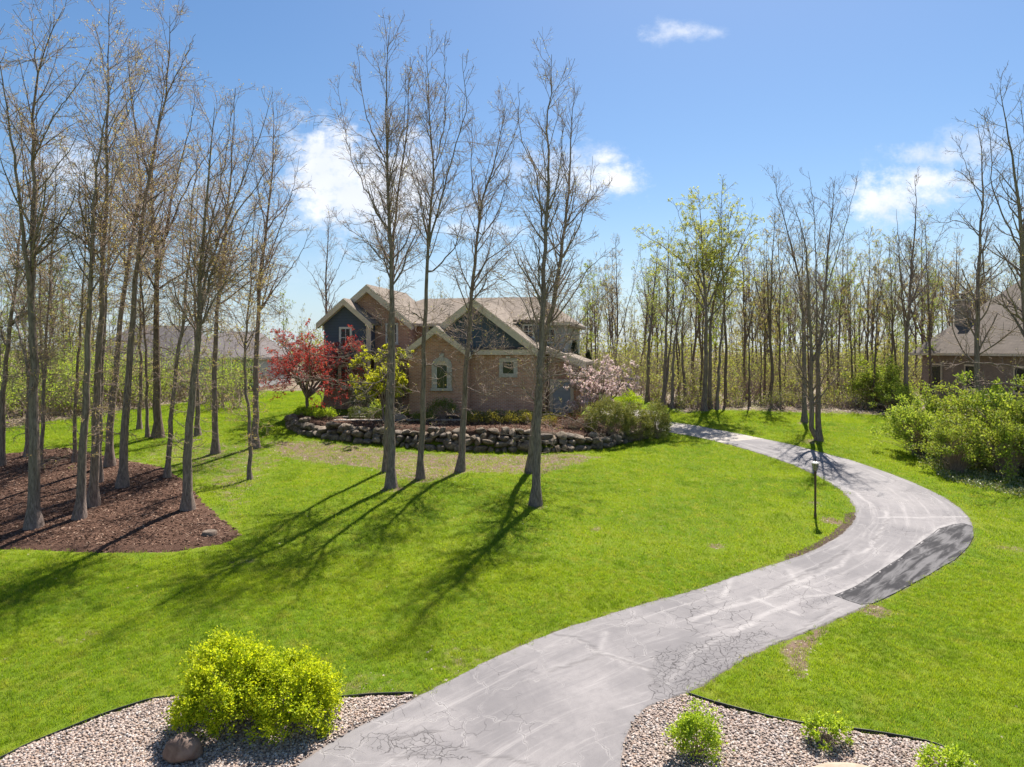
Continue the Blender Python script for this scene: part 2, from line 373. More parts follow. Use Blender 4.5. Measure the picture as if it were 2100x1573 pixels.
def m_mulch(t):
    p = t.pos(); mp = t.add('ShaderNodeMapping'); mp.inputs['Scale'].default_value = (1, 1, 1); t.put(mp.inputs['Vector'], p)
    n1 = t.noise(p, .7, 3); n2 = t.noise(p, 9, 5, .7); n3 = t.noise(p, 45, 4, .7)
    c = t.mix(t.smooth(n3, .3, .7), (.045, .024, .017), (.15, .082, .056)); c = t.mix(t.math('MULTIPLY', t.smooth(n2, .45, .75), .5), c, (.20, .125, .088))
    c = t.mix(t.math('MULTIPLY', t.smooth(n1, .45, .7), .35), c, (.06, .033, .024))
    return bsdf(t, c, .95, t.bump(t.math('ADD', n3, n2), .9, .05), .1)
M_MULCH = mat('bark_mulch', m_mulch)
def m_gravelbase(t):
    p = t.pos(); n = t.noise(p, 60, 3)
    return bsdf(t, t.mix(n, (.12, .095, .08), (.26, .21, .185)), .95, t.bump(n, .6, .02), .1)
M_GBASE = mat('gravel_bed_base', m_gravelbase)
def m_pebble(t):
    r = t.add('ShaderNodeObjectInfo').outputs['Random']
    c = t.ramp(r, [(0, (.34, .265, .22)), (.2, (.43, .34, .29)), (.4, (.23, .175, .15)), (.55, (.39, .295, .24)), (.68, (.31, .21, .155)), (.8, (.50, .44, .40)), (.93, (.16, .14, .135)), (1, (.36, .245, .195))], 'CONSTANT')
    n = t.noise(t.obj(), 3, 3); c = t.mix(t.math('MULTIPLY', n, .5), c, t.mix(1, c, (.65, .62, .6), 'MULTIPLY'))
    return bsdf(t, c, .7, None, .35)
M_PEBBLE = mat('river_pebble', m_pebble)
def m_rock(t):
    p = t.obj(); r = t.add('ShaderNodeObjectInfo').outputs['Random']; pv = t.vmath('ADD', p, t.comb(t.math('MULTIPLY', r, 40), 0, 0))
    n1 = t.noise(pv, 1.6, 4, .6); n2 = t.noise(pv, 9, 5, .65); n3 = t.noise(pv, 40, 2)
    c = t.ramp(r, [(0, (.36, .285, .21)), (.3, (.27, .215, .165)), (.55, (.42, .335, .255)), (.75, (.22, .185, .155)), (1, (.40, .295, .20))])
    c = t.mix(t.smooth(n1, .3, .65), c, t.mix(1, c, (.42, .40, .38), 'MULTIPLY')); c = t.mix(t.math('MULTIPLY', t.smooth(n2, .5, .75), .45), c, (.42, .38, .33))
    c = t.mix(t.math('MULTIPLY', t.smooth(n3, .55, .8), .4), c, (.1, .09, .08))
    return bsdf(t, c, .85, t.bump(t.math('ADD', n2, t.math('MULTIPLY', n3, .5)), .9, .06), .2)
M_ROCK = mat('field_stone', m_rock)
def m_boulder(t):
    p = t.obj(); n1 = t.noise(p, 4, 5, .65, .4); n2 = t.noise(p, 22, 4, .65)
    c = t.mix(t.smooth(n1, .35, .65), (.12, .075, .058), (.215, .155, .125)); c = t.mix(t.math('MULTIPLY', t.smooth(n2, .5, .75), .5), c, (.11, .075, .065))
    return bsdf(t, c, .75, t.bump(n2, .5, .02), .3)
M_BOULD = mat('reddish_boulder', m_boulder)
def m_boulder2(t):
    p = t.obj(); n1 = t.noise(p, 4, 5, .65, .4); n2 = t.noise(p, 22, 4, .65)
    c = t.mix(t.smooth(n1, .35, .65), (.27, .205, .15), (.35, .28, .215)); c = t.mix(t.math('MULTIPLY', t.smooth(n2, .5, .75), .5), c, (.24, .18, .13))
    return bsdf(t, c, .75, t.bump(n2, .5, .02), .3)
M_BOULD2 = mat('tan_boulder', m_boulder2)
def plain(name, c, rough=.6, spec=.3, metal=0., var=.15, sc=6):
    def f(t):
        n = t.noise(t.obj(), sc, 4, .6); return bsdf(t, t.mix(t.smooth(n, .3, .7), c, tuple(x * (1 - var) for x in c)), rough, t.bump(n, .1, .01), spec, metal)
    return mat(name, f)

def m_bark(c0, c1, c2):
    def f(t):
        p = t.obj(); r = t.add('ShaderNodeObjectInfo').outputs['Random']
        mp = t.add('ShaderNodeMapping'); mp.inputs['Scale'].default_value = (1, 1, .16); t.put(mp.inputs['Vector'], p)
        n1 = t.noise(mp.outputs[0], 22, 5, .68, .3); n2 = t.noise(p, 1.7, 3)
        c = t.mix(t.smooth(n1, .32, .68), c0, c1); c = t.mix(t.math('MULTIPLY', t.smooth(n2, .4, .7), .45), c, c2)
        c = t.mix(t.math('MULTIPLY', t.math('SUBTRACT', r, .5), .3, clamp=True), c, (.09, .07, .055))
        return bsdf(t, c, .9, t.bump(n1, .8, .035), .15)
    return f
M_BARK = mat('grey_bark', m_bark((.11, .08, .066), (.32, .243, .205), (.24, .186, .162)))
M_BARK_B = mat('brown_bark', m_bark((.09, .062, .048), (.235, .172, .132), (.17, .128, .102)))
def m_twig(c0, c1):
    def f(t):
        n = t.noise(t.obj(), .8, 3); return bsdf(t, t.mix(n, c0, c1), .8, None, .15)
    return f
M_TWIG = mat('twig_bark', m_twig((.20, .145, .112), (.40, .305, .245)))
M_TWIG_R = mat('reddish_twig_bark', m_twig((.22, .15, .115), (.44, .325, .25)))
def leafm(name, cols, trans=.45, rough=.6, tint=(1.25, 1.2, .7)):
    def f(t):
        r = t.island(); n = len(cols); c = t.ramp(r, [(i / max(1, n - 1), k) for i, k in enumerate(cols)])
        nz = t.noise(t.pos(), .9, 2); c = t.mix(t.math('MULTIPLY', t.smooth(nz, .4, .7), .35), c, t.mix(1, c, (.6, .7, .6), 'MULTIPLY'))
        d = t.add('ShaderNodeBsdfPrincipled'); t.put(d.inputs['Base Color'], c); d.inputs['Roughness'].default_value = rough; d.inputs['Specular IOR Level'].default_value = .25
        tr = t.add('ShaderNodeBsdfTranslucent'); t.put(tr.inputs['Color'], t.mix(1, c, tint, 'MULTIPLY'))
        m = t.add('ShaderNodeMixShader'); m.inputs[0].default_value = trans; t.l.new(d.outputs[0], m.inputs[1]); t.l.new(tr.outputs[0], m.inputs[2])
        return m.outputs[0]
    return mat(name, f)
M_L_YEL = leafm('gold_green_leaf', [(.36, .45, .014), (.54, .61, .025), (.66, .68, .035), (.18, .29, .012), (.58, .62, .03)], .5)
M_L_FORS = leafm('yellow_spring_leaf', [(.42, .44, .03), (.60, .58, .05), (.28, .33, .03)], .5)
M_L_LIME = leafm('lime_leaf', [(0.232, 0.348, 0.022), (0.392, 0.522, 0.043), (0.522, 0.609, 0.072), (0.145, 0.246, 0.017)], .45)
M_L_BUD = leafm('opening_bud', [(0.420, 0.406, 0.098), (0.504, 0.420, 0.154), (0.350, 0.392, 0.070), (0.392, 0.252, 0.126)], .5)
M_L_TAN = leafm('tan_catkin', [(0.459, 0.365, 0.162), (0.405, 0.365, 0.135), (0.486, 0.324, 0.162)], .5)
M_L_SPR = leafm('young_green_leaf', [(0.240, 0.336, 0.048), (0.352, 0.448, 0.064), (0.448, 0.496, 0.112), (0.192, 0.272, 0.040)], .45)
M_L_OAK = leafm('fresh_oak_leaf', [(.44, .48, .09), (.54, .54, .13), (.34, .40, .07), (.58, .55, .18)], .5)
M_L_THK = leafm('thicket_leaf', [(.20, .27, .03), (.31, .40, .05), (.42, .47, .09), (.16, .19, .035), (.26, .24, .08)], .4)
M_L_WOOD = leafm('undergrowth_leaf', [(.24, .29, .055), (.34, .37, .085), (.40, .39, .14), (.28, .23, .12), (.19, .24, .05)], .4)
M_L_RED = leafm('crimson_leaf', [(.36, .03, .038), (.52, .06, .068), (.22, .018, .028), (.50, .10, .075)], .42)
M_L_BOX = leafm('boxwood_leaf', [(0.075, 0.112, 0.022), (0.128, 0.173, 0.033), (0.225, 0.255, 0.045), (0.090, 0.112, 0.030)], .3)
M_L_JUN = leafm('olive_evergreen_leaf', [(.12, .14, .035), (.19, .20, .05), (.27, .27, .07), (.34, .31, .10)], .25)
M_L_DARK = leafm('dark_evergreen_leaf', [(0.027, 0.045, 0.021), (0.045, 0.068, 0.030), (0.060, 0.075, 0.030)], .2)
M_L_PINK = leafm('pale_pink_petal', [(.76, .60, .58), (.82, .72, .69), (.66, .49, .49), (.48, .46, .20)], .4, .6, (1.1, 1, 1.05))
M_L_IVY = leafm('ivy_leaf', [(0.090, 0.128, 0.045), (0.180, 0.217, 0.090), (0.330, 0.345, 0.180), (0.360, 0.285, 0.195)], .2, .4)
M_L_DEAD = leafm('dead_leaf', [(.36, .27, .19), (.26, .17, .11), (.46, .38, .30), (.18, .12, .08)], .2)
M_L_PURP = leafm('barberry_leaf', [(.10, .035, .03), (.16, .06, .045), (.13, .09, .05)], .3)

# ------------------------------------------------------------------ ground sheet, driveway, beds
def axis(parts):
    out = []
    for a, b, s in parts: out.append(np.arange(a, b - 1e-6, s))
    return np.concatenate(out)
gx = np.r_[-1600, -800, -400, -250, -160, axis([(-110, -40, 3), (-40, -18, .7), (-18, 19, .24), (19, 40, .6), (40, 110, 3)]), 110, 160, 250, 400, 800, 1600]
gy = np.r_[-300, -100, -40, -20, axis([(-10, 6, 2), (6, 30, .24), (30, 42, .26), (42, 62, .6), (62, 120, 3)]), 120, 180, 300, 600, 1200, 2500]
GX, GY = np.meshgrid(gx, gy); gz = zg(GX, GY)
PV = np.stack([GX.ravel(), GY.ravel()], 1)
sd_drive = sdist(PV, DRIVE); sd_gl = sdist(PV, GRAV_L); sd_gr = sdist(PV, GRAV_R); sd_mu = sdist(PV, MULCH); sd_te = sdist(PV, TERR)
bare = .64 * sst(sdist(PV, BARE_A), -.5, .5) + .42 * sst(sdist(PV, BARE_B), -1.2, 1.0)
bare = np.maximum(bare, 1.0 * sst(sdist(PV, SPOT), -.12, .1))
for (u, v, r, a) in ((802, 1002, .5, .75), (862, 984, .5, .8), (943, 968, .5, .75), (1098, 1037, .42, .6), (1088, 968, .5, .75), (1665, 905, .5, .7), (1650, 868, .45, .7), (513, 985, .35, .6), (524, 920, .45, .7), (442, 932, .45, .7), (1705, 1068, .35, .9), (1672, 1032, .3, .6), (1220, 1085, .3, .55), (1360, 1080, .25, .4), (1720, 975, .35, .5), (940, 1350, .9, .38), (760, 1418, .9, .38), (1790, 1250, .4, .8), (2075, 1125, .35, .6), (1470, 1120, .3, .6), (150, 1305, .5, .35), (490, 1155, .6, .35), (1700, 1430, .7, .2)):
    c = gp(u, v)[:2]; bare = np.maximum(bare, a * sst(-np.linalg.norm(PV - c, axis=1), -r * 1.6, -r * .3))
soil = np.maximum(sst(-ldist(PV, SOIL_EDGE), -.42, -.12), .9 * sst(sd_te, .1, .5) * (PV[:, 1] < 36.5)) 
soil = np.maximum(soil, .5 * sst(-np.abs(sd_drive), -.22, -.02))
litter = np.maximum(sst(sdist(PV, LITT_R), -.8, .8), sst(sdist(PV, LITT_L), -.8, .8))
under = (sst(sd_drive, 0.1, .3) + sst(np.maximum(sd_gl, sd_gr), .05, .2) + sst(sd_mu, .1, .3)) * .07
gzz = gz.ravel() - under
ny, nx = GX.shape
ii = (np.arange(ny - 1)[:, None] * nx + np.arange(nx - 1)[None]).ravel()
gq = np.stack([ii, ii + 1, ii + nx + 1, ii + nx], 1)
me = mk('ground', np.c_[PV, gzz], gq, mats=[M_GROUND], smooth=True)
addattr(me, 'bare', bare); addattr(me, 'soil', soil); addattr(me, 'litter', litter)
ground = tag(put('ground', me), 'green spring lawn sloping up to the brick house', kind='structure')

# driveway strip (asphalt) with wear attributes
NC = 56; tt = np.linspace(0, 1, NC)
DP = LL[:, None] * (1 - tt[None, :, None]) + RR[:, None] * tt[None, :, None]
rng = np.random.default_rng(5)
jit = .028 * (np.sin(np.arange(len(LL)) * .9) + np.sin(np.arange(len(LL)) * .37 + 1) + rng.normal(0, .5, len(LL)))
DP[:, 0] += (DP[:, 0] - DP[:, 1]) / np.linalg.norm(DP[:, 0] - DP[:, 1], axis=1)[:, None] * jit[:, None]
DP[:, -1] += (DP[:, -1] - DP[:, -2]) / np.linalg.norm(DP[:, -1] - DP[:, -2], axis=1)[:, None] * jit[::-1, None]
SPLIT = int(np.argmin(np.linalg.norm(LL - gp(1480, 908)[:2], axis=1)))   # asphalt meets concrete
D2 = DP[:SPLIT + 1].reshape(-1, 2); dzv = zg(D2[:, 0], D2[:, 1]) + .012
tcol = np.tile(tt, SPLIT + 1); dzv = dzv - .03 * np.where((tcol < .001) | (tcol > .999), 1, 0)
nn_ = (np.arange(SPLIT)[:, None] * NC + np.arange(NC - 1)[None]).ravel()
dq = np.stack([nn_, nn_ + 1, nn_ + NC + 1, nn_ + NC], 1)
me = mk('driveway', np.c_[D2, dzv], dq, mats=[M_ASPH], smooth=True)
seam_lines = [[(1953, 1072), (1924, 1083), (1845, 1143), (1750, 1203), (1711, 1219), (1640, 1228)], [(1753, 1130), (1720, 1160), (1640, 1195), (1560, 1230), (1480, 1250), (1410, 1275)], [(1640, 1228), (1560, 1265), (1520, 1290), (1440, 1330), (1370, 1400)],
              [(1210, 1335), (1240, 1340), (1330, 1375)], [(1240, 1300), (1235, 1335)], [(1990, 1060), (1900, 1062), (1800, 1062)], [(1820, 1050), (1815, 1075), (1780, 1130), (1753, 1140)], [(1500, 1185), (1480, 1225), (1470, 1235)], [(1620, 1170), (1640, 1200), (1720, 1225)], [(1545, 1225), (1600, 1250), (1640, 1262)], [(1710, 980), (1790, 1040)]]
seam = np.zeros(len(D2))
for l in seam_lines:
    L3 = resample(gpl(l), step=.4); L3 = L3 + rng.normal(0, .03, L3.shape); dd = ldist(D2, L3); seam = np.maximum(seam, (sst(-dd, -.10, -.02) * (.8 + .2 * np.sin(D2[:, 0] * 2.3 + D2[:, 1] * 3.1))))
crk = np.zeros(len(D2))
for poly, a in (([(1330, 1390), (1345, 1340), (1440, 1312), (1560, 1290), (1600, 1300), (1500, 1370), (1420, 1425), (1340, 1440)], 1.), ([(735, 1512), (800, 1500), (880, 1495), (945, 1535), (960, 1560), (870, 1560), (760, 1540)], 1.), ([(1640, 1240), (1700, 1215), (1730, 1225), (1650, 1265)], .7), ([(848, 1429), (1000, 1352), (1020, 1362), (860, 1445)], .32), ([(620, 1562), (720, 1500), (780, 1510), (700, 1570)], .35), ([(1480, 1230), (1620, 1290), (1560, 1330), (1400, 1310), (1380, 1260)], .5)):
    crk = np.maximum(crk, a * sst(sdist(D2, gpl(poly)), -.25, .2))
line = np.zeros(len(D2))
for l in ([(800, 1515), (845, 1510), (890, 1498)], [(943, 1535), (1000, 1555), (1100, 1572)], [(1130, 1378), (1200, 1355), (1235, 1338)], [(1740, 1130), (1700, 1150), (1600, 1205), (1560, 1228)], [(1820, 1065), (1810, 1085), (1790, 1110)], [(1550, 1330), (1650, 1290), (1710, 1245)], [(870, 1548), (800, 1552)], [(1100, 1300), (1180, 1305), (1230, 1340), (1330, 1375), (1345, 1410)]):
    L3 = resample(gpl(l), step=.15); L3 = L3 + rng.normal(0, .035, L3.shape); line = np.maximum(line, .5 * sst(-ldist(D2, L3), -.05, -.012))
addattr(me, 'along', np.repeat(np.r_[0, np.cumsum(np.linalg.norm(np.diff((LL + RR) / 2, axis=0), axis=1))][:SPLIT + 1], NC)); addattr(me, 'across', tcol * np.repeat(np.linalg.norm(RR - LL, axis=1)[:SPLIT + 1], NC)); addattr(me, 'seam', seam); addattr(me, 'crack', crk); addattr(me, 'line', line)
ed = np.minimum(tcol, 1 - tcol); wid = np.repeat(np.linalg.norm(RR - LL, axis=1)[:SPLIT + 1], NC); addattr(me, 'edge', sst(-ed * wid, -.22, 0))
driveway = tag(put('driveway', me), 'grey cracked asphalt driveway curving up to the garage', kind='structure')

# concrete court: slabs with open joints
cc = empty('concrete_apron', (DP[SPLIT, NC // 2, 0], DP[SPLIT, NC // 2, 1], G(*DP[SPLIT, NC // 2])))
tag(cc, 'pale concrete apron at the upper end of the driveway', kind='structure')
Lc = np.vstack([LL[SPLIT:], [[6.6, 36.4], [5.0, 36.6]]]); Rc = np.vstack([RR[SPLIT:], [[7.6, 39.8], [4.6, 40.2]]])
Lc, Rc = resample(Lc, n=7), resample(Rc, n=7)
for i in range(6):
    a, b, c_, d = Lc[i], Rc[i], Rc[i + 1], Lc[i + 1]; ctr = (a + b + c_ + d) / 4
    rows = []
    for s in np.linspace(0, 1, 5):
        for q in np.linspace(0, 1, 5):
            pnt = (a * (1 - q) + b * q) * (1 - s) + (d * (1 - q) + c_ * q) * s; pnt = ctr + (pnt - ctr) * .994; rows.append([pnt[0], pnt[1], G(*pnt) + .015])
    V = np.array(rows); V2 = V.copy(); V2[:, 2] -= .12
    q_ = [[r * 5 + k, r * 5 + k + 1, r * 5 + k + 6, r * 5 + k + 5] for r in range(4) for k in range(4)]
    rim = [0, 1, 2, 3, 4, 9, 14, 19, 24, 23, 22, 21, 20, 15, 10, 5]
    q_ += [[rim[k], rim[(k + 1) % 16], rim[(k + 1) % 16] + 25, rim[k] + 25] for k in range(16)]
    put('slab', mk('slab', np.vstack([V, V2]) - np.array(cc.location), q_, mats=[M_CONC]), cc)

def drape(name, poly, off, m, step=.22, edge=.05, drop=.05):
    """a sheet over polygon poly following the ground, off metres above it"""
    poly = np.asarray(poly); lo, hi = poly.min(0), poly.max(0)
    bm = bmesh.new(); vs = [bm.verts.new((p[0], p[1], 0)) for p in poly]; bm.faces.new(vs)
    bmesh.ops.triangulate(bm, faces=bm.faces[:])
    for k in range(2):
        ax = np.arange(lo[k] + step, hi[k], step); no = (1, 0, 0) if k == 0 else (0, 1, 0)
        for a in ax:
            co = (a, 0, 0) if k == 0 else (0, a, 0)
            bmesh.ops.bisect_plane(bm, geom=bm.verts[:] + bm.edges[:] + bm.faces[:], plane_co=co, plane_no=no)
    bmesh.ops.remove_doubles(bm, verts=bm.verts[:], dist=.002)
    me = bpy.data.meshes.new(name); bm.to_mesh(me); bm.free()
    n = len(me.vertices); co = np.zeros(n * 3, np.float32); me.vertices.foreach_get('co', co); co = co.reshape(-1, 3)
    s = sdist(co[:, :2], poly); z = zg(co[:, 0], co[:, 1]); co[:, 2] = z + off * sst(s, -.001, edge) - drop * (s < .004)
    me.vertices.foreach_set('co', co.ravel()); me.materials.append(m); me.polygons.foreach_set('use_smooth', np.ones(len(me.polygons), bool)); me.update()
    return me, co, s
PATCH = gpl([(1953, 1077), (1975, 1074), (1994, 1080), (1997, 1101), (1985, 1123), (1957, 1150), (1907, 1179), (1853, 1208), (1792, 1238), (1765, 1241), (1740, 1233), (1711, 1222), (1750, 1206), (1800, 1174), (1845, 1146), (1885, 1115), (1924, 1086)])
me, _, _ = drape('asphalt_patch', PATCH, .030, M_PATCH, .12, .10, -.022)
tag(put('asphalt_patch', me), 'darker newer asphalt patch along the outer bend of the driveway', kind='structure')
def bed(name, poly, off, m, label, step=.3):
    me, co, s = drape(name, poly, off, m, step, .12); o = tag(put(name, me), label, kind='structure'); return o
bed('gravel_bed', GRAV_L, .01, M_GBASE, 'pebble bed beside the lower driveway under the golden shrubs')
bed('gravel_bed', GRAV_R, .01, M_GBASE, 'pebble bed in the lower corner of the right lawn')
bed('mulch_bed', MULCH, .035, M_MULCH, 'dark brown bark mulch bed under the tree grove', .35)
TERR_M = np.vstack([np.array([WALL_LINE[i] for i in range(len(WALL_LINE))]) + [0, .45], [[6.3, 35.0], [4.5, 35.2], [2.6, 35.0], [1.6, 35.2], [-9.0, 35.3], [-11.2, 36.6]]])
me, co, s = drape('terrace_bed', TERR_M, .02, M_MULCH, .4, .1); tag(put('terrace_bed', me), 'mulched terrace bed above the boulder wall', kind='structure')

# ------------------------------------------------------------------ scatter (geometry nodes) for grass, pebbles, mulch chips, litter
def template(name, me):
    return bpy.data.objects.new(name, me)          # never linked: only instanced
def scatter(name, base_me, templ, density, smin, smax, seed, tilt=.0, label=None, cat=None):
    o = put(name, base_me); tag(o, label, cat, kind='stuff')
    ng = bpy.data.node_groups.new(name + '_nodes', 'GeometryNodeTree'); ng.interface.new_socket('Geometry', in_out='INPUT', socket_type='NodeSocketGeometry'); ng.interface.new_socket('Geometry', in_out='OUTPUT', socket_type='NodeSocketGeometry')
    N, L = ng.nodes, ng.links; gi = N.new('NodeGroupInput'); go = N.new('NodeGroupOutput'); join = N.new('GeometryNodeJoinGeometry')
    na = N.new('GeometryNodeInputNamedAttribute'); na.data_type = 'FLOAT'; na.inputs['Name'].default_value = 'dens'
    for i, tp in enumerate(templ):
        mu = N.new('ShaderNodeMath'); mu.operation = 'MULTIPLY'; mu.inputs[1].default_value = density / len(templ); L.new(na.outputs['Attribute'], mu.inputs[0])
        dp = N.new('GeometryNodeDistributePointsOnFaces'); L.new(gi.outputs[0], dp.inputs['Mesh']); L.new(mu.outputs[0], dp.inputs['Density']); dp.inputs['Seed'].default_value = seed + i * 17
        oi = N.new('GeometryNodeObjectInfo'); oi.inputs['Object'].default_value = tp; oi.inputs['As Instance'].default_value = True
        ip = N.new('GeometryNodeInstanceOnPoints'); L.new(dp.outputs['Points'], ip.inputs['Points']); L.new(oi.outputs['Geometry'], ip.inputs['Instance'])
        rv = N.new('FunctionNodeRandomValue'); rv.data_type = 'FLOAT_VECTOR'; rv.inputs[0].default_value = (-tilt, -tilt, 0); rv.inputs[1].default_value = (tilt, tilt, 6.2832); rv.inputs['Seed'].default_value = seed + 3 + i
        L.new(rv.outputs[0], ip.inputs['Rotation'])
        rs = N.new('FunctionNodeRandomValue'); rs.data_type = 'FLOAT'; rs.inputs[2].default_value = smin; rs.inputs[3].default_value = smax; rs.inputs['Seed'].default_value = seed + 9 + i
        L.new(rs.outputs[1], ip.inputs['Scale']); L.new(ip.outputs[0], join.inputs[0])
    L.new(join.outputs[0], go.inputs[0])
    md = o.modifiers.new('scatter', 'NODES'); md.node_group = ng; return o
def m_grass(t):
    p = t.pos(); r = t.add('ShaderNodeObjectInfo').outputs['Random']
    n1 = t.noise(p, .35, 3); n2 = t.noise(p, 2.2, 4, .6); n5 = t.noise(p, .9, 3)
    c = t.ramp(r, [(0, (.165, .285, .018)), (.5, (.23, .34, .026)), (.85, (.29, .36, .038)), (1, (.40, .38, .11))])
    c = t.mix(t.math('MULTIPLY', t.smooth(n1, .38, .66), .5), c, (.30, .385, .012)); c = t.mix(t.math('MULTIPLY', t.smooth(n2, .5, .78), .5), c, (.37, .355, .09))
    c = t.mix(t.math('MULTIPLY', t.smooth(n5, .50, .68), .6), c, (.10, .19, .01))
    d = t.add('ShaderNodeBsdfPrincipled'); t.put(d.inputs['Base Color'], c); d.inputs['Roughness'].default_value = .55; d.inputs['Specular IOR Level'].default_value = .2
    tr = t.add('ShaderNodeBsdfTranslucent'); t.put(tr.inputs['Color'], t.mix(1, c, (1.2, 1.15, .5), 'MULTIPLY'))
    m = t.add('ShaderNodeMixShader'); m.inputs[0].default_value = .55; t.l.new(d.outputs[0], m.inputs[1]); t.l.new(tr.outputs[0], m.inputs[2])
    return m.outputs[0]
M_GRASS = mat('grass_blade', m_grass)
def tuft(seed, nb, rad, h, wd):
    r = np.random.default_rng(seed); V = []; Q = []; T = []
    for i in range(nb):
        a = r.uniform(0, 2 * pi); q = rad * math.sqrt(r.uniform()); b = np.array([q * cos(a), q * sin(a), -.01]); hh = h * r.uniform(.6, 1.15); az = r.uniform(0, 2 * pi); le = r.uniform(.1, .75) * hh
        side = np.array([-sin(az), cos(az), 0]) * wd / 2; out = np.array([cos(az), sin(az), 0]); k = len(V)
        mid = b + out * le * .3 + np.array([0, 0, hh * .6]); tip = b + out * le + np.array([0, 0, hh])
        V += [b - side, b + side, mid + side * .8, mid - side * .8, tip]; Q.append([k, k + 1, k + 2, k + 3]); T.append([k + 3, k + 2, k + 4])
    return mk('grass_tuft', V, Q, T, [M_GRASS])
def submesh(keep_vals, name, thr=.01):
    q = gq[(keep_vals[gq] > thr).any(1)]; us = np.unique(q); mp = np.full(len(PV), -1); mp[us] = np.arange(len(us))
    me = mk(name, np.c_[PV, gzz + 0][us], mp[q]); addattr(me, 'dens', np.clip(keep_vals[us], 0, 1)); return me
green = sst(-sd_drive, -.03, .06) * sst(-np.maximum(sd_gl, sd_gr), -.02, .06) * sst(-sd_mu, -.05, .15) * (1 - sst(sd_te, -.05, .05) * ((PV[:, 1] < 36.0) & (PV[:, 0] > -11.5) | (PV[:, 1] < 38) & (PV[:, 0] > -9.5) | (PV[:, 0] > -10.5) & (PV[:, 1] < 46))) * (1 - np.clip(litter, 0, 1)) * (1 - .85 * np.clip(bare, 0, 1)) * (1 - .9 * sst(soil, .3, .8) * (sd_te < 0))
inview = (np.abs(PV[:, 0]) < .80 * PV[:, 1] + 1.5) & (PV[:, 1] > 7.5)
near = green * inview * (1 - sst(PV[:, 1], 17, 19.5))
farm = green * inview * sst(PV[:, 1], 17, 19.5) * (1 - sst(PV[:, 1], 50, 60))
GT = [template('grass_tuft', tuft(i, 16, .075, .062, .0065)) for i in range(3)]
GF = [template('grass_tuft', tuft(10 + i, 16, .13, .065, .009)) for i in range(3)]
scatter('grass', submesh(near, 'grass'), GT, 190, .7, 1.35, 1, .15, 'short green lawn grass in the foreground', 'grass')
scatter('grass', submesh(farm, 'grass'), GF, 85, .6, 1.4, 2, .15, 'green lawn grass around the trees and up the slope', 'grass')

def ico(sub): 
    bm = bmesh.new(); bmesh.ops.create_icosphere(bm, subdivisions=sub, radius=1); V = np.array([v.co[:] for v in bm.verts]); T = np.array([[v.index for v in f.verts] for f in bm.faces]); bm.free(); return V, T
ICO = {k: ico(k) for k in (1, 2, 3, 4)}
def rockmesh(name, seed, sub, sx, sy, sz, m, lump=.18, cuts=5, smooth=True):
    r = np.random.default_rng(seed); V, T = ICO[sub]; V = V.copy()
    for _ in range(cuts):                              # flatten a few facets
        n = r.normal(size=3); n /= np.linalg.norm(n); h = r.uniform(.52, .84); dd = V @ n; V = V - np.clip(dd - h, 0, None)[:, None] * n * .9
    for f, a in ((1.3, lump), (3.1, lump * .45), (6.5, lump * .2)):
        ph = r.uniform(0, 6.28, 6); k = r.normal(size=(3, 3)) * f
        V = V * (1 + a * (np.sin(V @ k[0] + ph[0]) + np.sin(V @ k[1] + ph[1]) + np.sin(V @ k[2] + ph[2]))[:, None] / 3)
    return mk(name, V * [sx, sy, sz], tris=T, mats=[m], smooth=smooth)
PB = [template('pebble', rockmesh('pebble', 40 + i, 1, .0225, .0175, .013, M_PEBBLE, .12, 2)) for i in range(4)]
def bedmesh(poly, name, step=.12, off=.02):
    me, co, s = drape(name, poly, off, M_GBASE, step, .1); addattr(me, 'dens', ((s > .0) & (co[:, 1] > 8.9) & (sdist(co[:, :2], DRIVE) < .0)).astype(float)); return me
scatter('pebbles', bedmesh(GRAV_L, 'pebbles', .1), PB, 1450, .5, 1.6, 3, .5, 'tan and grey river pebbles in the bed under the golden shrubs', 'pebbles')
scatter('pebbles', bedmesh(GRAV_R, 'pebbles', .1), PB, 1450, .5, 1.6, 4, .5, 'tan and grey river pebbles in the bed with three small shrubs', 'pebbles')
def m_chip(t):
    r = t.add('ShaderNodeObjectInfo').outputs['Random']
    return bsdf(t, t.ramp(r, [(0, (.035, .018, .012)), (.4, (.11, .058, .038)), (.8, (.19, .11, .075)), (1, (.32, .22, .16))]), .9, None, .1)
M_CHIP = mat('bark_chip', m_chip)
CH = [template('bark_chip', rockmesh('bark_chip', 60 + i, 1, .055, .018, .009, M_CHIP, .15, 2, False)) for i in range(3)]
me, co, s = drape('mulch', MULCH, .04, M_MULCH, .5, .1); addattr(me, 'dens', ((s > -.01) & (np.abs(co[:, 0]) < .85 * co[:, 1])).astype(float))
scatter('mulch', me, CH, 150, .6, 1.6, 6, .5, 'loose bark chips over the mulch bed in the tree grove', 'mulch')
me, co, s = drape('mulch', TERR_M, .03, M_MULCH, .5, .1); addattr(me, 'dens', (s > .1).astype(float))
scatter('mulch', me, CH, 60, .8, 1.8, 7, .5, 'loose bark chips on the terrace above the boulder wall', 'mulch')
def leafmesh(name, m, s):
    return mk(name, np.array([[-.5, 0, 0], [0, -.32, .08], [.5, 0, .02], [0, .32, .1]]) * s, [[0, 1, 2, 3]], mats=[m])
LFT = [template('dead_leaf', leafmesh('dead_leaf', M_L_DEAD, .10)), template('dead_leaf', leafmesh('dead_leaf', M_L_DEAD, .13))]
lt = litter * (np.abs(PV[:, 0]) < .85 * PV[:, 1]) * (PV[:, 1] < 62)
m_chip2 = M_L_DEAD
scatter('leaf_litter', submesh(lt, 'leaf_litter'), LFT, 38, .6, 1.5, 8, .5, 'brown fallen leaves on the floor of the surrounding woods', 'leaf litter')
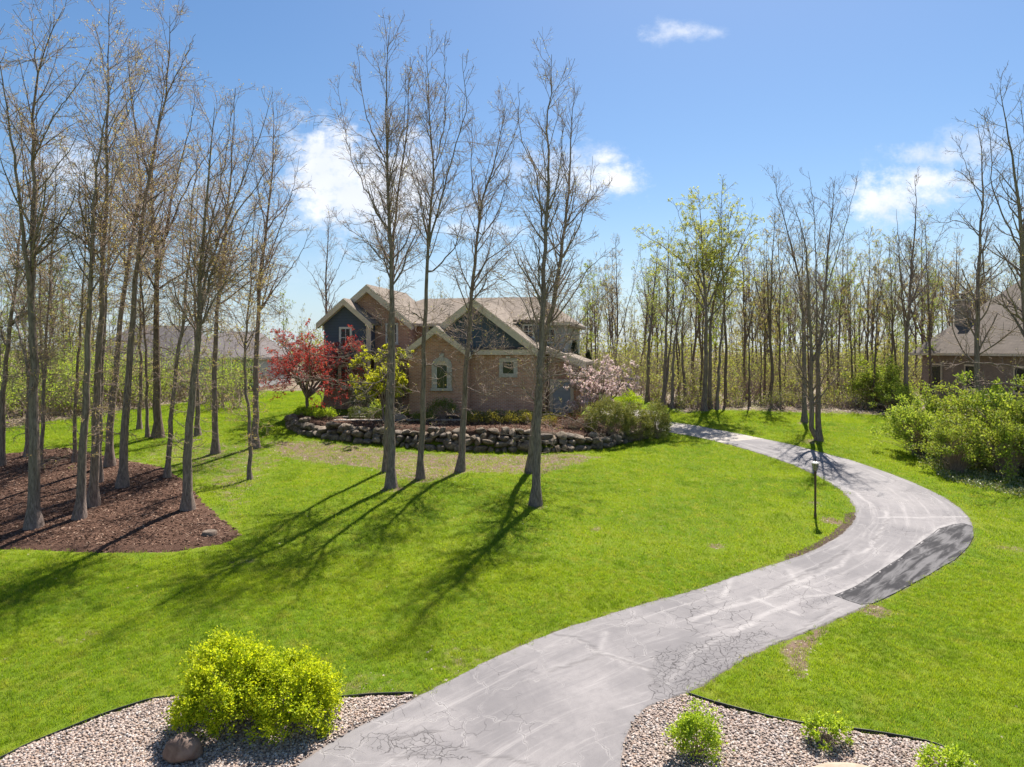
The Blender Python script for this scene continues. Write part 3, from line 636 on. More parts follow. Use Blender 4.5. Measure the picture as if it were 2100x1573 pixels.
for nm_, pl_ in (('left', GRAV_L), ('right', GRAV_R)):
    scatter('fallen_leaves', bedmesh(pl_, 'fallen_leaves', .3, .04), LFT, 5, .3, .7, 12, .4, 'stray dead leaves on the %s pebble bed' % nm_, 'leaves')
fl = green * inview * (PV[:, 1] < 36)
scatter('fallen_leaves', submesh(fl, 'fallen_leaves'), LFT, .6, .35, .8, 9, .4, 'a few pale fallen leaves strewn over the lawn', 'leaves')
ba = sst(bare, .2, .6) * inview * (sd_drive < 0)
scatter('fallen_leaves', submesh(ba, 'fallen_leaves'), LFT, 45, .3, .8, 10, .4, 'dry leaf litter on the bare ground around the front trees', 'leaves')

# ------------------------------------------------------------------ boulder retaining wall
rngb = np.random.default_rng(11)
RK = [rockmesh('boulder', 100 + i, 3, 1, 1, 1, M_ROCK, .10, 15, True) for i in range(12)]
wl = resample(WALL_LINE, step=.05); Ls = np.r_[0, np.cumsum(np.linalg.norm(np.diff(wl, axis=0), axis=1))]
wall = empty('retaining_wall', (float(wl[len(wl) // 2, 0]), float(wl[len(wl) // 2, 1]), float(zbase(*wl[len(wl) // 2]))))
tag(wall, 'dry stacked boulder retaining wall holding up the front garden', 'wall')
for row in range(4):
    s = rngb.uniform(0, .3)
    while s < Ls[-1] - .2:
        wd = rngb.choice([rngb.uniform(.24, .42), rngb.uniform(.4, .72)]); hh = rngb.uniform(.22, .44)
        i = min(len(wl) - 2, int(np.searchsorted(Ls, s + wd / 2))); p = wl[i]; tg = wl[min(i + 1, len(wl) - 1)] - wl[max(0, i - 1)]; tg = tg / np.linalg.norm(tg); nrm = np.array([-tg[1], tg[0]])
        q = p + nrm * (.12 + .13 * row + rngb.uniform(-.07, .05)); zb = float(zbase(*p)); top = float(zterr(p[0], p[1] + .5)) + .08
        zc = zb + .10 + row * .265 + rngb.uniform(-.08, .08)
        if zc + hh * .25 < top or row == 0:
            o = put('boulder', RK[rngb.integers(len(RK))], wall); o.location = (q[0] - wall.location.x, q[1] - wall.location.y, zc - wall.location.z)
            o.scale = (wd * .66, rngb.uniform(.28, .40), hh * .66); o.rotation_euler = (rngb.uniform(-.25, .25), rngb.uniform(-.3, .3), math.atan2(tg[1], tg[0]) + rngb.uniform(-.35, .35))
        s += wd * .94

# ------------------------------------------------------------------ houses: materials
def m_brick(c1, c2, mortar, scale=1.0):
    def f(t):
        x, y, z = t.xyz(t.obj()); b = t.add('ShaderNodeTexBrick'); t.put(b.inputs['Vector'], t.comb(t.math('ADD', x, y), z, 0))
        b.inputs['Scale'].default_value = 1.0; b.inputs['Brick Width'].default_value = .215 * scale; b.inputs['Row Height'].default_value = .075 * scale; b.inputs['Mortar Size'].default_value = .009 * scale
        b.inputs['Bias'].default_value = 0; b.inputs['Color1'].default_value = (*c1, 1); b.inputs['Color2'].default_value = (*c2, 1); b.inputs['Mortar'].default_value = (*mortar, 1)
        n = t.noise(t.obj(), 1.2, 4, .6); n2 = t.noise(t.obj(), 18, 3)
        c = t.mix(t.math('MULTIPLY', t.smooth(n, .35, .7), .35), b.outputs[0], t.mix(1, b.outputs[0], (.6, .58, .56), 'MULTIPLY')); c = t.mix(t.math('MULTIPLY', n2, .25), c, t.mix(1, c, (1.5, 1.4, 1.3), 'MULTIPLY'))
        return bsdf(t, c, .88, t.bump(b.outputs[1], -.5, .015), .2)
    return f
M_BRICK = mat('red_brown_brick', m_brick((.52, .27, .18), (.36, .18, .12), (.52, .43, .36)))
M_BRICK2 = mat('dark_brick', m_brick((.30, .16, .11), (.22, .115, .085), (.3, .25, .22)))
def m_shingle(c0, c1):
    def f(t):
        x, y, z = t.xyz(t.obj()); b = t.add('ShaderNodeTexBrick'); t.put(b.inputs['Vector'], t.comb(t.math('ADD', x, y), t.math('MULTIPLY', z, 1.0), 0)); b.inputs['Scale'].default_value = 1
        b.inputs['Brick Width'].default_value = .32; b.inputs['Row Height'].default_value = .095; b.inputs['Mortar Size'].default_value = .008
        b.inputs['Color1'].default_value = (*c0, 1); b.inputs['Color2'].default_value = (*c1, 1); b.inputs['Mortar'].default_value = (*[k * .45 for k in c0], 1)
        n = t.noise(t.obj(), 1.0, 5, .65); c = t.mix(t.math('MULTIPLY', t.smooth(n, .4, .7), .4), b.outputs[0], t.mix(1, b.outputs[0], (.7, .68, .66), 'MULTIPLY'))
        return bsdf(t, c, .92, t.bump(b.outputs[1], -.4, .02), .15)
    return f
M_BRICK3 = mat('muted_brown_brick', m_brick((.27, .205, .17), (.21, .16, .13), (.27, .23, .2)))
M_ROOF = mat('taupe_shingle', m_shingle((.245, .198, .16), (.185, .15, .122)))
M_ROOF2 = mat('brown_shingle', m_shingle((.155, .128, .108), (.12, .10, .085)))
M_ROOF3 = mat('grey_shingle', m_shingle((.19, .165, .16), (.15, .13, .127)))
def m_siding(c, h=.13):
    def f(t):
        x, y, z = t.xyz(t.obj()); fr = t.math('FRACT', t.math('DIVIDE', z, h)); n = t.noise(t.obj(), 2, 4)
        cc_ = t.mix(t.math('MULTIPLY', n, .3), c, tuple(k * .75 for k in c)); cc_ = t.mix(t.smooth(fr, .10, .0), cc_, tuple(k * .35 for k in c))
        return bsdf(t, cc_, .65, t.bump(fr, -.6, .02), .3)
    return f
M_BLUE = mat('slate_blue_siding', m_siding((.075, .10, .145), .16))
M_GSID = mat('grey_lap_siding', m_siding((.36, .35, .36), .13))
M_WSID = mat('white_lap_siding', m_siding((.42, .42, .42), .15))
M_TRIM = plain('cream_trim', (.66, .56, .44), .6); M_STONE = plain('pale_cast_stone', (.52, .485, .43), .8, .2, 0, .25, 9); M_WHITE = plain('white_paint', (.68, .66, .62), .5)
M_DOOR = plain('brown_door', (.12, .05, .03), .4); M_GREY = plain('grey_door', (.33, .36, .40), .5); M_BLK = plain('black_metal', (.02, .02, .022), .4, .5, .6); M_BRONZE = plain('bronze_metal', (.10, .06, .04), .45, .5, .5); M_DKGREY = plain('black_plastic_edging', (.018, .018, .018), .55)
def m_glass(t):
    n = t.noise(t.obj(), 1.5, 2); return bsdf(t, t.mix(n, (.012, .015, .02), (.035, .04, .048)), .08, t.bump(n, .03, .05), .4)
M_GLASS = mat('window_glass', m_glass)

def X_(u, d): return (u - UC) / F * d
def Z_(v, d): return CAMZ - (v - VH) / F * d
def window(parent, u0, u1, v0, v1, d, casing=.1, m=None, muntin=True, sill=True):
    x0, x1, z0, z1 = X_(u0, d), X_(u1, d), Z_(v1, d), Z_(v0, d); m = m or M_WHITE
    w_ = MB(); c = casing
    w_.box(x0 - c, x1 + c, d - .07, d + .02, z1, z1 + c); w_.box(x0 - c, x0, d - .07, d + .02, z0 - c, z1); w_.box(x1, x1 + c, d - .07, d + .02, z0 - c, z1); w_.box(x0, x1, d - .07, d + .02, z0 - c, z0)
    fr = w_.build('window', m, parent)
    MB().box(x0, x1, d - .02, d + .01, z0, z1).build('pane', M_GLASS, fr)
    if muntin:
        k = MB(); k.box((x0 + x1) / 2 - .02, (x0 + x1) / 2 + .02, d - .045, d - .021, z0, z1); k.box(x0, x1, d - .043, d - .022, (z0 + z1) / 2 - .02, (z0 + z1) / 2 + .02); k.build('muntin', m, fr)
    if sill: MB().box(x0 - c - .06, x1 + c + .06, d - .13, d - .072, z0 - c - .07, z0 - c + .02).build('sill', M_STONE, fr)
    return fr
def gable_roof(parent, x0, x1, y0, y1, ze, xa, za, ov=.35, th=.16, m=None, trim=.26, rake=True):
    """ridge runs along y; front face at y0 (overhang ov)"""
    m = m or M_ROOF
    s0 = (za - ze) / (xa - x0); s1 = (za - ze) / (x1 - xa); o0 = x0 - ov; o1 = x1 + ov; e0 = ze - s0 * ov; e1 = ze - s1 * ov
    r = MB(); r.prism([(o0, y0 - ov, e0 + .02), (xa, y0 - ov, za + .02), (o1, y0 - ov, e1 + .02), (o1, y0 - ov, e1 + th), (xa, y0 - ov, za + th + .03), (o0, y0 - ov, e0 + th)], (0, y1 - y0 + ov, 0))
    rf = r.build('roof', m, parent)
    if rake:
        f = MB(); f.prism([(o0 + .02, y0 - ov - .05, e0 - trim), (xa, y0 - ov - .05, za - trim), (xa, y0 - ov - .05, za + th + .01), (o0 + .02, y0 - ov - .05, e0 + th - .02)], (0, .047, 0)); f.build('rake_board', M_TRIM, rf)
        f = MB(); f.prism([(xa, y0 - ov - .05, za - trim), (o1 - .02, y0 - ov - .05, e1 - trim), (o1 - .02, y0 - ov - .05, e1 + th - .02), (xa, y0 - ov - .05, za + th + .01)], (0, .047, 0)); f.build('rake_board', M_TRIM, rf)
        f = MB(); f.prism([(o0 + .03, y0 - .02, e0 - trim + .06), (xa, y0 - .02, za - trim), (xa, y0 - .02, za), (o0 + .03, y0 - .02, e0)], (0, -ov, 0)); f.build('soffit', M_TRIM, rf)
        f = MB(); f.prism([(xa, y0 - .02, za - trim), (o1 - .03, y0 - .02, e1 - trim + .06), (o1 - .03, y0 - .02, e1), (xa, y0 - .02, za)], (0, -ov, 0)); f.build('soffit', M_TRIM, rf)
    return rf
def hip_roof(parent, x0, x1, y0, y1, ze, zr, rx0, rx1, ry, m, ov=.4, th=.16, name='roof'):
    a = [(x0 - ov, y0 - ov, ze), (x1 + ov, y0 - ov, ze), (x1 + ov, y1 + ov, ze), (x0 - ov, y1 + ov, ze), (rx0, ry, zr), (rx1, ry, zr)]
    r = MB(); r.poly(a + [(x, y, z - th) for x, y, z in a[:4]], [(0, 1, 5, 4), (1, 2, 5), (2, 3, 4, 5), (3, 0, 4), (0, 6, 7, 1), (1, 7, 8, 2), (2, 8, 9, 3), (3, 9, 6, 0), (6, 9, 8, 7)])
    rf = r.build(name, m, parent)
    f = MB(); f.box(x0 - ov - .02, x1 + ov + .02, y0 - ov - .09, y0 - ov - .003, ze - .17, ze - .02); f.build('gutter', M_TRIM, rf)
    return rf

# ------------------------------------------------------------------ the brick house
hx = empty('brick_house', (-3.5, 38.0, 3.0)); tag(hx, 'two storey brick house with blue gables behind the boulder wall', 'house')
B0 = 2.6
# garage wing
MB().box(-5.35, 1.215, 36.2, 41.9, B0, 6.5).build('wall', M_BRICK, hx)
MB().prism([(-5.2, 36.2, 6.5), (1.1, 36.2, 6.5), (-2.07, 36.2, 8.95)], (0, 4, 0)).build('gable_siding', M_BLUE, hx)
gable_roof(hx, -5.35, 1.215, 36.2, 42.5, 6.52, -2.07, 9.0, .38)
f = MB(); f.box(-2.2, 1.58, 35.86, 36.195, 6.23, 6.5); f.build('eave_board', M_TRIM, hx)
MB().prism([(-2.2, 35.84, 6.5), (-2.2, 36.19, 6.5), (-2.2, 36.19, 6.62)], (3.75, 0, 0)).build('pent_roof', M_ROOF2, hx)
MB().box(-5.47, -2.29, 35.5, 36.15, B0, 6.42).build('wall', M_BRICK, hx)
MB().prism([(-5.47, 35.5, 6.42), (-2.29, 35.5, 6.42), (-3.88, 35.5, 7.5)], (0, 1.2, 0)).build('gable_wall', M_BRICK, hx)
gable_roof(hx, -5.47, -2.29, 35.5, 37.9, 6.45, -3.88, 7.58, .3, .14, None, .22)
f = MB(); f.box(-5.84, -5.25, 35.2, 35.49, 6.05, 6.28); f.build('eave_return', M_TRIM, hx)
# arched window
d = 35.5; x0, x1 = X_(894, d), X_(919, d); zs, zt = Z_(799, d), Z_(752, d); xc = (x0 + x1) / 2; rad = (x1 - x0) / 2
def arch(r, n=13, zc=zt): return [(xc + r * cos(pi - k * pi / (n - 1)), zc + r * sin(pi - k * pi / (n - 1)) * .8) for k in range(n)]
ow = arch(rad + .22); iw = arch(rad)
s_ = MB()
pts = [(xc - rad - .22, zs)] + ow + [(xc + rad + .22, zs)]; ipts = [(xc - rad, zs)] + iw + [(xc + rad, zs)]
for (a, b), (c_, e) in zip(zip(pts[:-1], pts[1:]), zip(ipts[:-1], ipts[1:])):
    s_.prism([(a[0], d - .09, a[1]), (b[0], d - .09, b[1]), (e[0], d - .09, e[1]), (c_[0], d - .09, c_[1])], (0, .11, 0))
aw = s_.build('arched_window', M_STONE, hx)
MB().prism([(p[0], d - .03, p[1]) for p in ipts], (0, .04, 0)).build('pane', M_GLASS, aw)
MB().prism([(p[0], d - .055, p[1]) for p in iw], (0, .02, 0)).build('transom_panel', M_TRIM, aw)
MB().box(x0 - .02, x0 + .04, d - .06, d - .032, zs, zt).box(x1 - .04, x1 + .02, d - .06, d - .032, zs, zt).build('sash', M_WHITE, aw)
MB().box(x0 - .26, x1 + .26, d - .16, d - .01, zs - .13, zs - .002).build('sill', M_STONE, aw)
MB().prism([(xc - .08, d - .13, zt + rad * .8 - .05), (xc + .08, d - .13, zt + rad * .8 - .05), (xc + .13, d - .13, zt + rad * .8 + .36), (xc - .13, d - .13, zt + rad * .8 + .36)], (0, .12, 0)).build('keystone', M_STONE, aw)
sw = window(hx, 1029, 1051, 745, 768, 36.2, .2, M_STONE, False, False)
MB().prism([(X_(1040, 36.2) - .08, 36.08, Z_(745, 36.2) + .16), (X_(1040, 36.2) + .08, 36.08, Z_(745, 36.2) + .16), (X_(1040, 36.2) + .12, 36.08, Z_(745, 36.2) + .32), (X_(1040, 36.2) - .12, 36.08, Z_(745, 36.2) + .32)], (0, .05, 0)).build('keystone', M_STONE, sw)
# recessed garage bay
wallp = MB(); wallp.prism([(1.23, 38.2, B0), (3.3, 38.2, B0), (3.3, 38.2, 5.78), (1.23, 38.2, 6.55)], (0, 3.7, 0)); wallp.build('bay_wall', M_BRICK, hx)
rb = MB(); rb.prism([(1.225, 37.85, 6.58), (3.65, 37.85, 5.68), (3.65, 37.85, 5.84), (1.225, 37.85, 6.76)], (0, 4.1, 0)); rb = rb.build('roof', M_ROOF, hx)
MB().prism([(1.24, 37.8, 6.38), (3.63, 37.8, 5.48), (3.63, 37.8, 5.83), (1.24, 37.8, 6.74)], (0, .045, 0)).build('rake_board', M_TRIM, rb)
gd = MB().box(1.80, 2.74, 38.12, 38.19, 2.7, 4.75).build('garage_door', M_GREY, hx)
for k in range(4): MB().box(1.86, 2.68, 38.09, 38.115, 2.78 + k * .49, 3.2 + k * .49).build('door_panel', M_GREY, gd)
MB().box(1.62, 1.79, 38.08, 38.19, 2.6, 4.9).box(2.75, 2.92, 38.08, 38.19, 2.6, 4.9).box(1.795, 2.745, 38.08, 38.19, 4.755, 4.9).build('door_casing', M_TRIM, hx)
MB().bar((1.5, 38.1, 2.7), (1.5, 38.1, 6.2), .07).build('downspout', M_BRONZE, hx)
# main block
MB().box(-10.4, .9, 40.0, 48.0, B0, 7.95).build('wall', M_BRICK, hx)
MB().box(.905, 2.15, 40.0, 48.0, B0, 7.95).build('side_wall', M_GSID, hx)
hip_roof(hx, -10.4, 2.15, 40.0, 48.0, 8.05, 9.85, -7.6, .1, 44.0, M_ROOF)
window(hx, 843, 866, 672, 700, 40.0, .1); window(hx, 1088, 1106, 680, 704, 40.0, .08)
dm = MB(); dm.box(X_(1040, 38.9), X_(1084, 38.9), 38.6, 41.5, 6.5, Z_(664, 38.9)); dm.build('dormer_wall', M_BLUE, hx)
MB().prism([(X_(1034, 38.6), 38.25, Z_(665, 38.6)), (X_(1089, 38.6), 38.25, Z_(665, 38.6)), (X_(1089, 38.6), 41.6, 8.9), (X_(1034, 38.6), 41.6, 8.9)], (0, 0, .14)).build('roof', M_ROOF, hx)
window(hx, 1054, 1072, 672, 694, 38.6, .08)
MB().box(X_(1082, 39.98), X_(1086, 39.98), 39.93, 39.995, 6.5, 7.9).build('corner_board', M_WHITE, hx)
# brick gable and blue gable
nkids = len(hx.children); kids0 = set(hx.children)
MB().box(-10.6, -6.0, 38.6, 42.0, B0, 8.1).build('wall', M_BRICK, hx)
MB().prism([(-10.6, 38.6, 8.1), (-6.0, 38.6, 8.1), (-8.42, 38.6, 10.0)], (0, 5, 0)).build('gable_wall', M_BRICK, hx)
gable_roof(hx, -10.85, -6.0, 38.6, 44.5, 8.15, -8.42, 10.1, .35)
window(hx, 786, 806, 668, 704, 38.6, .1)
MB().box(-10.75, -8.05, 37.6, 38.7, 5.95, 8.1).prism([(-10.75, 37.6, 8.1), (-8.05, 37.6, 8.1), (-9.4, 37.6, 9.2)], (0, 3, 0)).build('bay_siding', M_BLUE, hx)
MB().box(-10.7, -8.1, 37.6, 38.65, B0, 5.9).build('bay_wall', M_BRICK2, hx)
gable_roof(hx, -10.8, -8.0, 37.6, 41.5, 8.12, -9.4, 9.26, .3, .14, None, .22)
MB().box(-8.12, -7.86, 37.5, 37.595, 5.95, 8.05).build('pilaster', M_TRIM, hx)
MB().box(-10.95, -7.85, 37.35, 37.59, 5.75, 5.95).build('belt_board', M_TRIM, hx)
window(hx, 690, 709, 757, 797, 37.6, .16, M_TRIM); window(hx, 672, 683, 757, 797, 37.6, .1, M_TRIM, False)
aw2 = window(hx, 690, 710, 676, 712, 37.6, .12, M_WHITE)
# entry
ed_ = MB().box(X_(764, 38.6), X_(796, 38.6), 38.5, 38.59, 3.3, 5.55).build('front_door', M_DOOR, hx)
for k in range(2): MB().box(X_(767 + 15 * k, 38.5), X_(778 + 15 * k, 38.5), 38.46, 38.495, 3.5, 5.3).build('door_panel', M_DOOR, ed_)
MB().box(X_(757, 38.6), X_(763.5, 38.6), 38.45, 38.59, 3.2, 5.8).box(X_(796.5, 38.6), X_(803, 38.6), 38.45, 38.59, 3.2, 5.8).box(X_(757, 38.6), X_(803, 38.6), 38.45, 38.59, 5.81, 6.05).build('door_casing', M_TRIM, hx)
MB().box(-7.85, -5.6, 36.6, 38.44, 6.2, 6.4).build('porch_roof', M_ROOF2, hx)
MB().lathe([(.13, 3.1), (.11, 3.3), (.10, 5.9), (.14, 6.2)], (-7.65, 36.8), 12).build('column', M_TRIM, hx)
MB().box(-8.05, -5.6, 36.3, 38.44, 2.6, 3.3).build('porch_floor', M_CONC, hx)
for o in hx.children:
    if o not in kids0: o.location.x -= .65
hx.rotation_euler.z = radians(-12); hx.location.x += .45; hx.location.y += .8; hx.scale = (1.022,) * 3      # the house stands a little askew to the street
# steps and walk
st = empty('front_steps', (-8.9, 35.8, 3.0)); tag(st, 'concrete steps leading from the walk to the front porch', 'steps')
for k in range(4): MB().box(-9.0 + k * .22, -7.9 + k * .3, 35.0 + k * .36, 35.0 + (k + 1) * .36 - .004 + 1.0 * (k == 3), 2.7, 2.98 + .12 * k).build('step', M_CONC, st)
wk = empty('front_walk', (-5.5, 34.9, 2.95)); tag(wk, 'pale concrete front walk along the terrace', kind='structure')
for k in range(6): MB().box(-9.0 + k * 1.25, -9.0 + (k + 1) * 1.25 - .012, 34.35, 34.98, 2.7, 3.03).build('slab', M_CONC, wk)

# ------------------------------------------------------------------ neighbouring houses
nh = empty('neighbour_house', (-30, 62, 3.0)); tag(nh, 'grey roofed brick house behind the left tree grove', 'house')
d = 60.
MB().box(X_(150, d), X_(385, d), d, d + 9, 2.5, Z_(755, d)).build('wall', M_BRICK2, nh)
hip_roof(nh, X_(150, d), X_(385, d), d, d + 9, Z_(752, d), Z_(668, d + 4.5), X_(215, d), X_(350, d), d + 4.5, M_ROOF3)
window(nh, 205, 230, 765, 790, d, .12); window(nh, 330, 350, 765, 790, d, .12)
gw = MB(); gw.box(X_(385, d) + .01, X_(545, d), d - 1.5, d + 7, 2.5, 3.4); gw.build('wall_base', M_BRICK2, nh)
MB().box(X_(387, d), X_(543, d), d - 1.45, d + 6.9, 3.4, Z_(735, d)).build('garage_wall', M_WSID, nh)
hip_roof(nh, X_(387, d), X_(543, d), d - 1.5, d + 7, Z_(733, d), Z_(680, d + 3), X_(430, d), X_(505, d), d + 3, M_ROOF3)
for k in range(2):
    window(nh, 460 + 38 * k, 480 + 38 * k, 755, 785, d - 1.45, .1)
rh = empty('neighbour_house', (37, 43, 3.0)); tag(rh, 'house with steep brown hip roof and chimney beyond the right shrubs', 'house')
MB().box(30.4, 44.6, 36.4, 50.6, 2.0, 6.2).build('wall', M_BRICK3, rh)
a = [(29.8, 35.8, 6.36), (45.2, 35.8, 6.36), (45.2, 51.2, 6.36), (29.8, 51.2, 6.36), (37.5, 42.5, 13.4), (37.5, 46.0, 13.4)]
r = MB(); r.poly(a + [(x, y, z - .18) for x, y, z in a[:4]], [(0, 1, 4), (1, 2, 5, 4), (2, 3, 5), (3, 0, 4, 5), (0, 6, 7, 1), (1, 7, 8, 2), (2, 8, 9, 3), (3, 9, 6, 0), (6, 9, 8, 7)]); rr_ = r.build('roof', M_ROOF2, rh)
MB().box(29.70, 29.79, 35.8, 51.2, 6.2, 6.34).build('gutter', M_TRIM, rr_)
dch = 49.0
ch = MB(); ch.box(X_(1963, dch), X_(1982, dch), 48.5, 49.3, 6.4, Z_(618, dch)); chs = ch.build('chimney', plain('tan_chimney_stone', (.34, .29, .25), .9, .1, 0, .4, 5), rh)
MB().box(X_(1960, dch), X_(1985, dch), 48.4, 49.4, Z_(618, dch), Z_(614, dch)).build('chimney_cap', M_STONE, chs)
MB().lathe([(.2, Z_(614, dch)), (.2, Z_(605, dch)), (.3, Z_(605, dch) + .02), (.3, Z_(602, dch))], (X_(1975, dch), dch - .1), 10).build('flue', M_BLK, chs)
for yy in (40., 44.5, 48.2):
    wf = MB().box(30.32, 30.395, yy, yy + 1.3, 3.9, 4.02).box(30.32, 30.395, yy, yy + 1.3, 5.5, 5.62).box(30.32, 30.395, yy, yy + .1, 4.02, 5.5).box(30.32, 30.395, yy + 1.2, yy + 1.3, 4.02, 5.5).build('window', M_TRIM, rh)
    MB().box(30.36, 30.39, yy + .1, yy + 1.2, 4.02, 5.5).build('pane', M_GLASS, wf)

# ------------------------------------------------------------------ trees: vectorised branch growth
UP = np.array([0, 0, 1.])
def tubes(Pn, Rn, k):
    m, n, _ = Pn.shape
    T = np.gradient(Pn, axis=1); T /= np.linalg.norm(T, axis=2, keepdims=True) + 1e-9
    ref = np.cross(T[:, 0], np.array([.31, .87, .38])); ref /= np.linalg.norm(ref, axis=1, keepdims=True) + 1e-9; ref = ref[:, None, :]
    U = ref - (ref * T).sum(2, keepdims=True) * T; U /= np.linalg.norm(U, axis=2, keepdims=True) + 1e-9; W = np.cross(T, U)
    a = np.arange(k) * 2 * pi / k
    V = Pn[:, :, None] + Rn[:, :, None, None] * (U[:, :, None] * np.cos(a)[None, None, :, None] + W[:, :, None] * np.sin(a)[None, None, :, None])
    base = (np.arange(m) * n * k)[:, None, None] + (np.arange(n - 1) * k)[None, :, None]; j = np.arange(k)[None, None]; j2 = (j + 1) % k
    Q = np.stack([base + j, base + j2, base + k + j2, base + k + j], -1).reshape(-1, 4)
    return V.reshape(-1, 3), Q
def merge(parts):
    V, Q, b = [], [], 0
    for v, q in parts: V.append(v); Q.append(q + b); b += len(v)
    return np.vstack(V), np.vstack(Q)
def grow(rng, Pp, Rp, cnt, t0, t1, ang, lenf, n, rfac, rmin, trop, wob, rtip=.35, lenpow=1.0):
    """children of branches Pp (m,n,3); returns (M,n,3),(M,n)"""
    m, npn, _ = Pp.shape; seg = np.linalg.norm(np.diff(Pp, axis=1), axis=2); L = seg.sum(1)
    c = np.floor(cnt * L + rng.uniform(0, 1, m)).astype(int); idx = np.repeat(np.arange(m), c); M = len(idx)
    if M == 0: return np.zeros((0, n, 3)), np.zeros((0, n)), idx
    t = t0 + (t1 - t0) * rng.uniform(0, 1, M); f = t * (npn - 1); i = np.minimum(f.astype(int), npn - 2); fr = (f - i)[:, None]
    A, B = Pp[idx, i], Pp[idx, i + 1]; S = A * (1 - fr) + B * fr; T = B - A; T /= np.linalg.norm(T, axis=1, keepdims=True) + 1e-9
    r0 = Rp[idx, i] * (1 - fr[:, 0]) + Rp[idx, i + 1] * fr[:, 0]
    N = rng.normal(size=(M, 3)); N -= (N * T).sum(1, keepdims=True) * T; N /= np.linalg.norm(N, axis=1, keepdims=True) + 1e-9
    a = np.radians(rng.uniform(ang[0], ang[1], M))[:, None]; D = np.cos(a) * T + np.sin(a) * N
    ln = lenf(L[idx], t) * rng.uniform(.55, 1.15, M); st = ln / (n - 1)
    P = np.zeros((M, n, 3)); P[:, 0] = S
    for k in range(1, n):
        D = D + UP * trop + rng.normal(0, wob, (M, 3)); D /= np.linalg.norm(D, axis=1, keepdims=True); P[:, k] = P[:, k - 1] + D * st[:, None]
    rb = np.clip(r0 * rfac * rng.uniform(.7, 1.1, M), rmin, r0 * .8 + 1e-4)
    R = rb[:, None] * (1 - (1 - rtip) * np.linspace(0, 1, n))[None]; R = np.maximum(R, rmin * .7)
    return P, R, idx
def leaves(rng, Pn, count, size, spread=.04, shape=.6):
    m, n, _ = Pn.shape; i = rng.integers(0, m, count); f = rng.uniform(.25, 1, count) * (n - 1); k = np.minimum(f.astype(int), n - 2); fr = (f - k)[:, None]
    S = Pn[i, k] * (1 - fr) + Pn[i, k + 1] * fr + rng.normal(0, spread, (count, 3)); return leafquads(rng, S, size, shape)
def leafquads(rng, S, size, shape=.6, outward=None):
    c = len(S); A = rng.normal(size=(c, 3)); 
    if outward is not None: A = A * .8 + outward
    A[:, 2] += .15; A /= np.linalg.norm(A, axis=1, keepdims=True); B = rng.normal(size=(c, 3)); B -= (B * A).sum(1, keepdims=True) * A; B /= np.linalg.norm(B, axis=1, keepdims=True); N = np.cross(A, B)
    s = size * rng.uniform(.6, 1.25, c)[:, None]
    V = np.stack([S, S + A * s * .45 + B * s * shape * .5 + N * s * .12, S + A * s, S + A * s * .45 - B * s * shape * .5 + N * s * .12], 1).reshape(-1, 3)
    return V, np.arange(c * 4).reshape(-1, 4)
def stem3(rng, px, d0, r0, r1, n=22, dev=.5, wob=.02, zfix=None):
    """photo-pixel polyline (base first) -> stem with its own depth wander"""
    px = np.array(px, float); P = resample(smoothline(px, 2), n=n); h = (P[0, 1] - P[:, 1]) / max(1, abs(P[0, 1] - P[-1, 1]))
    ph = rng.uniform(0, 6.28); dd = d0 + dev * (np.sin(h * 3 + ph) - math.sin(ph)) + dev * rng.uniform(-.8, .8) * h
    out = np.stack([(P[:, 0] - UC) / F * dd, dd, CAMZ - (P[:, 1] - VH) / F * dd], 1); out[1:] += rng.normal(0, wob, (n - 1, 3))
    R = r0 + (r1 - r0) * np.linspace(0, 1, n) ** .8
    return out, R
def flare(P, R, amt=.65):
    R = R.copy(); s = np.linalg.norm(P - P[0], axis=1); R *= 1 + amt * np.exp(-s / .20); return R
TREE_TRIS = [0]
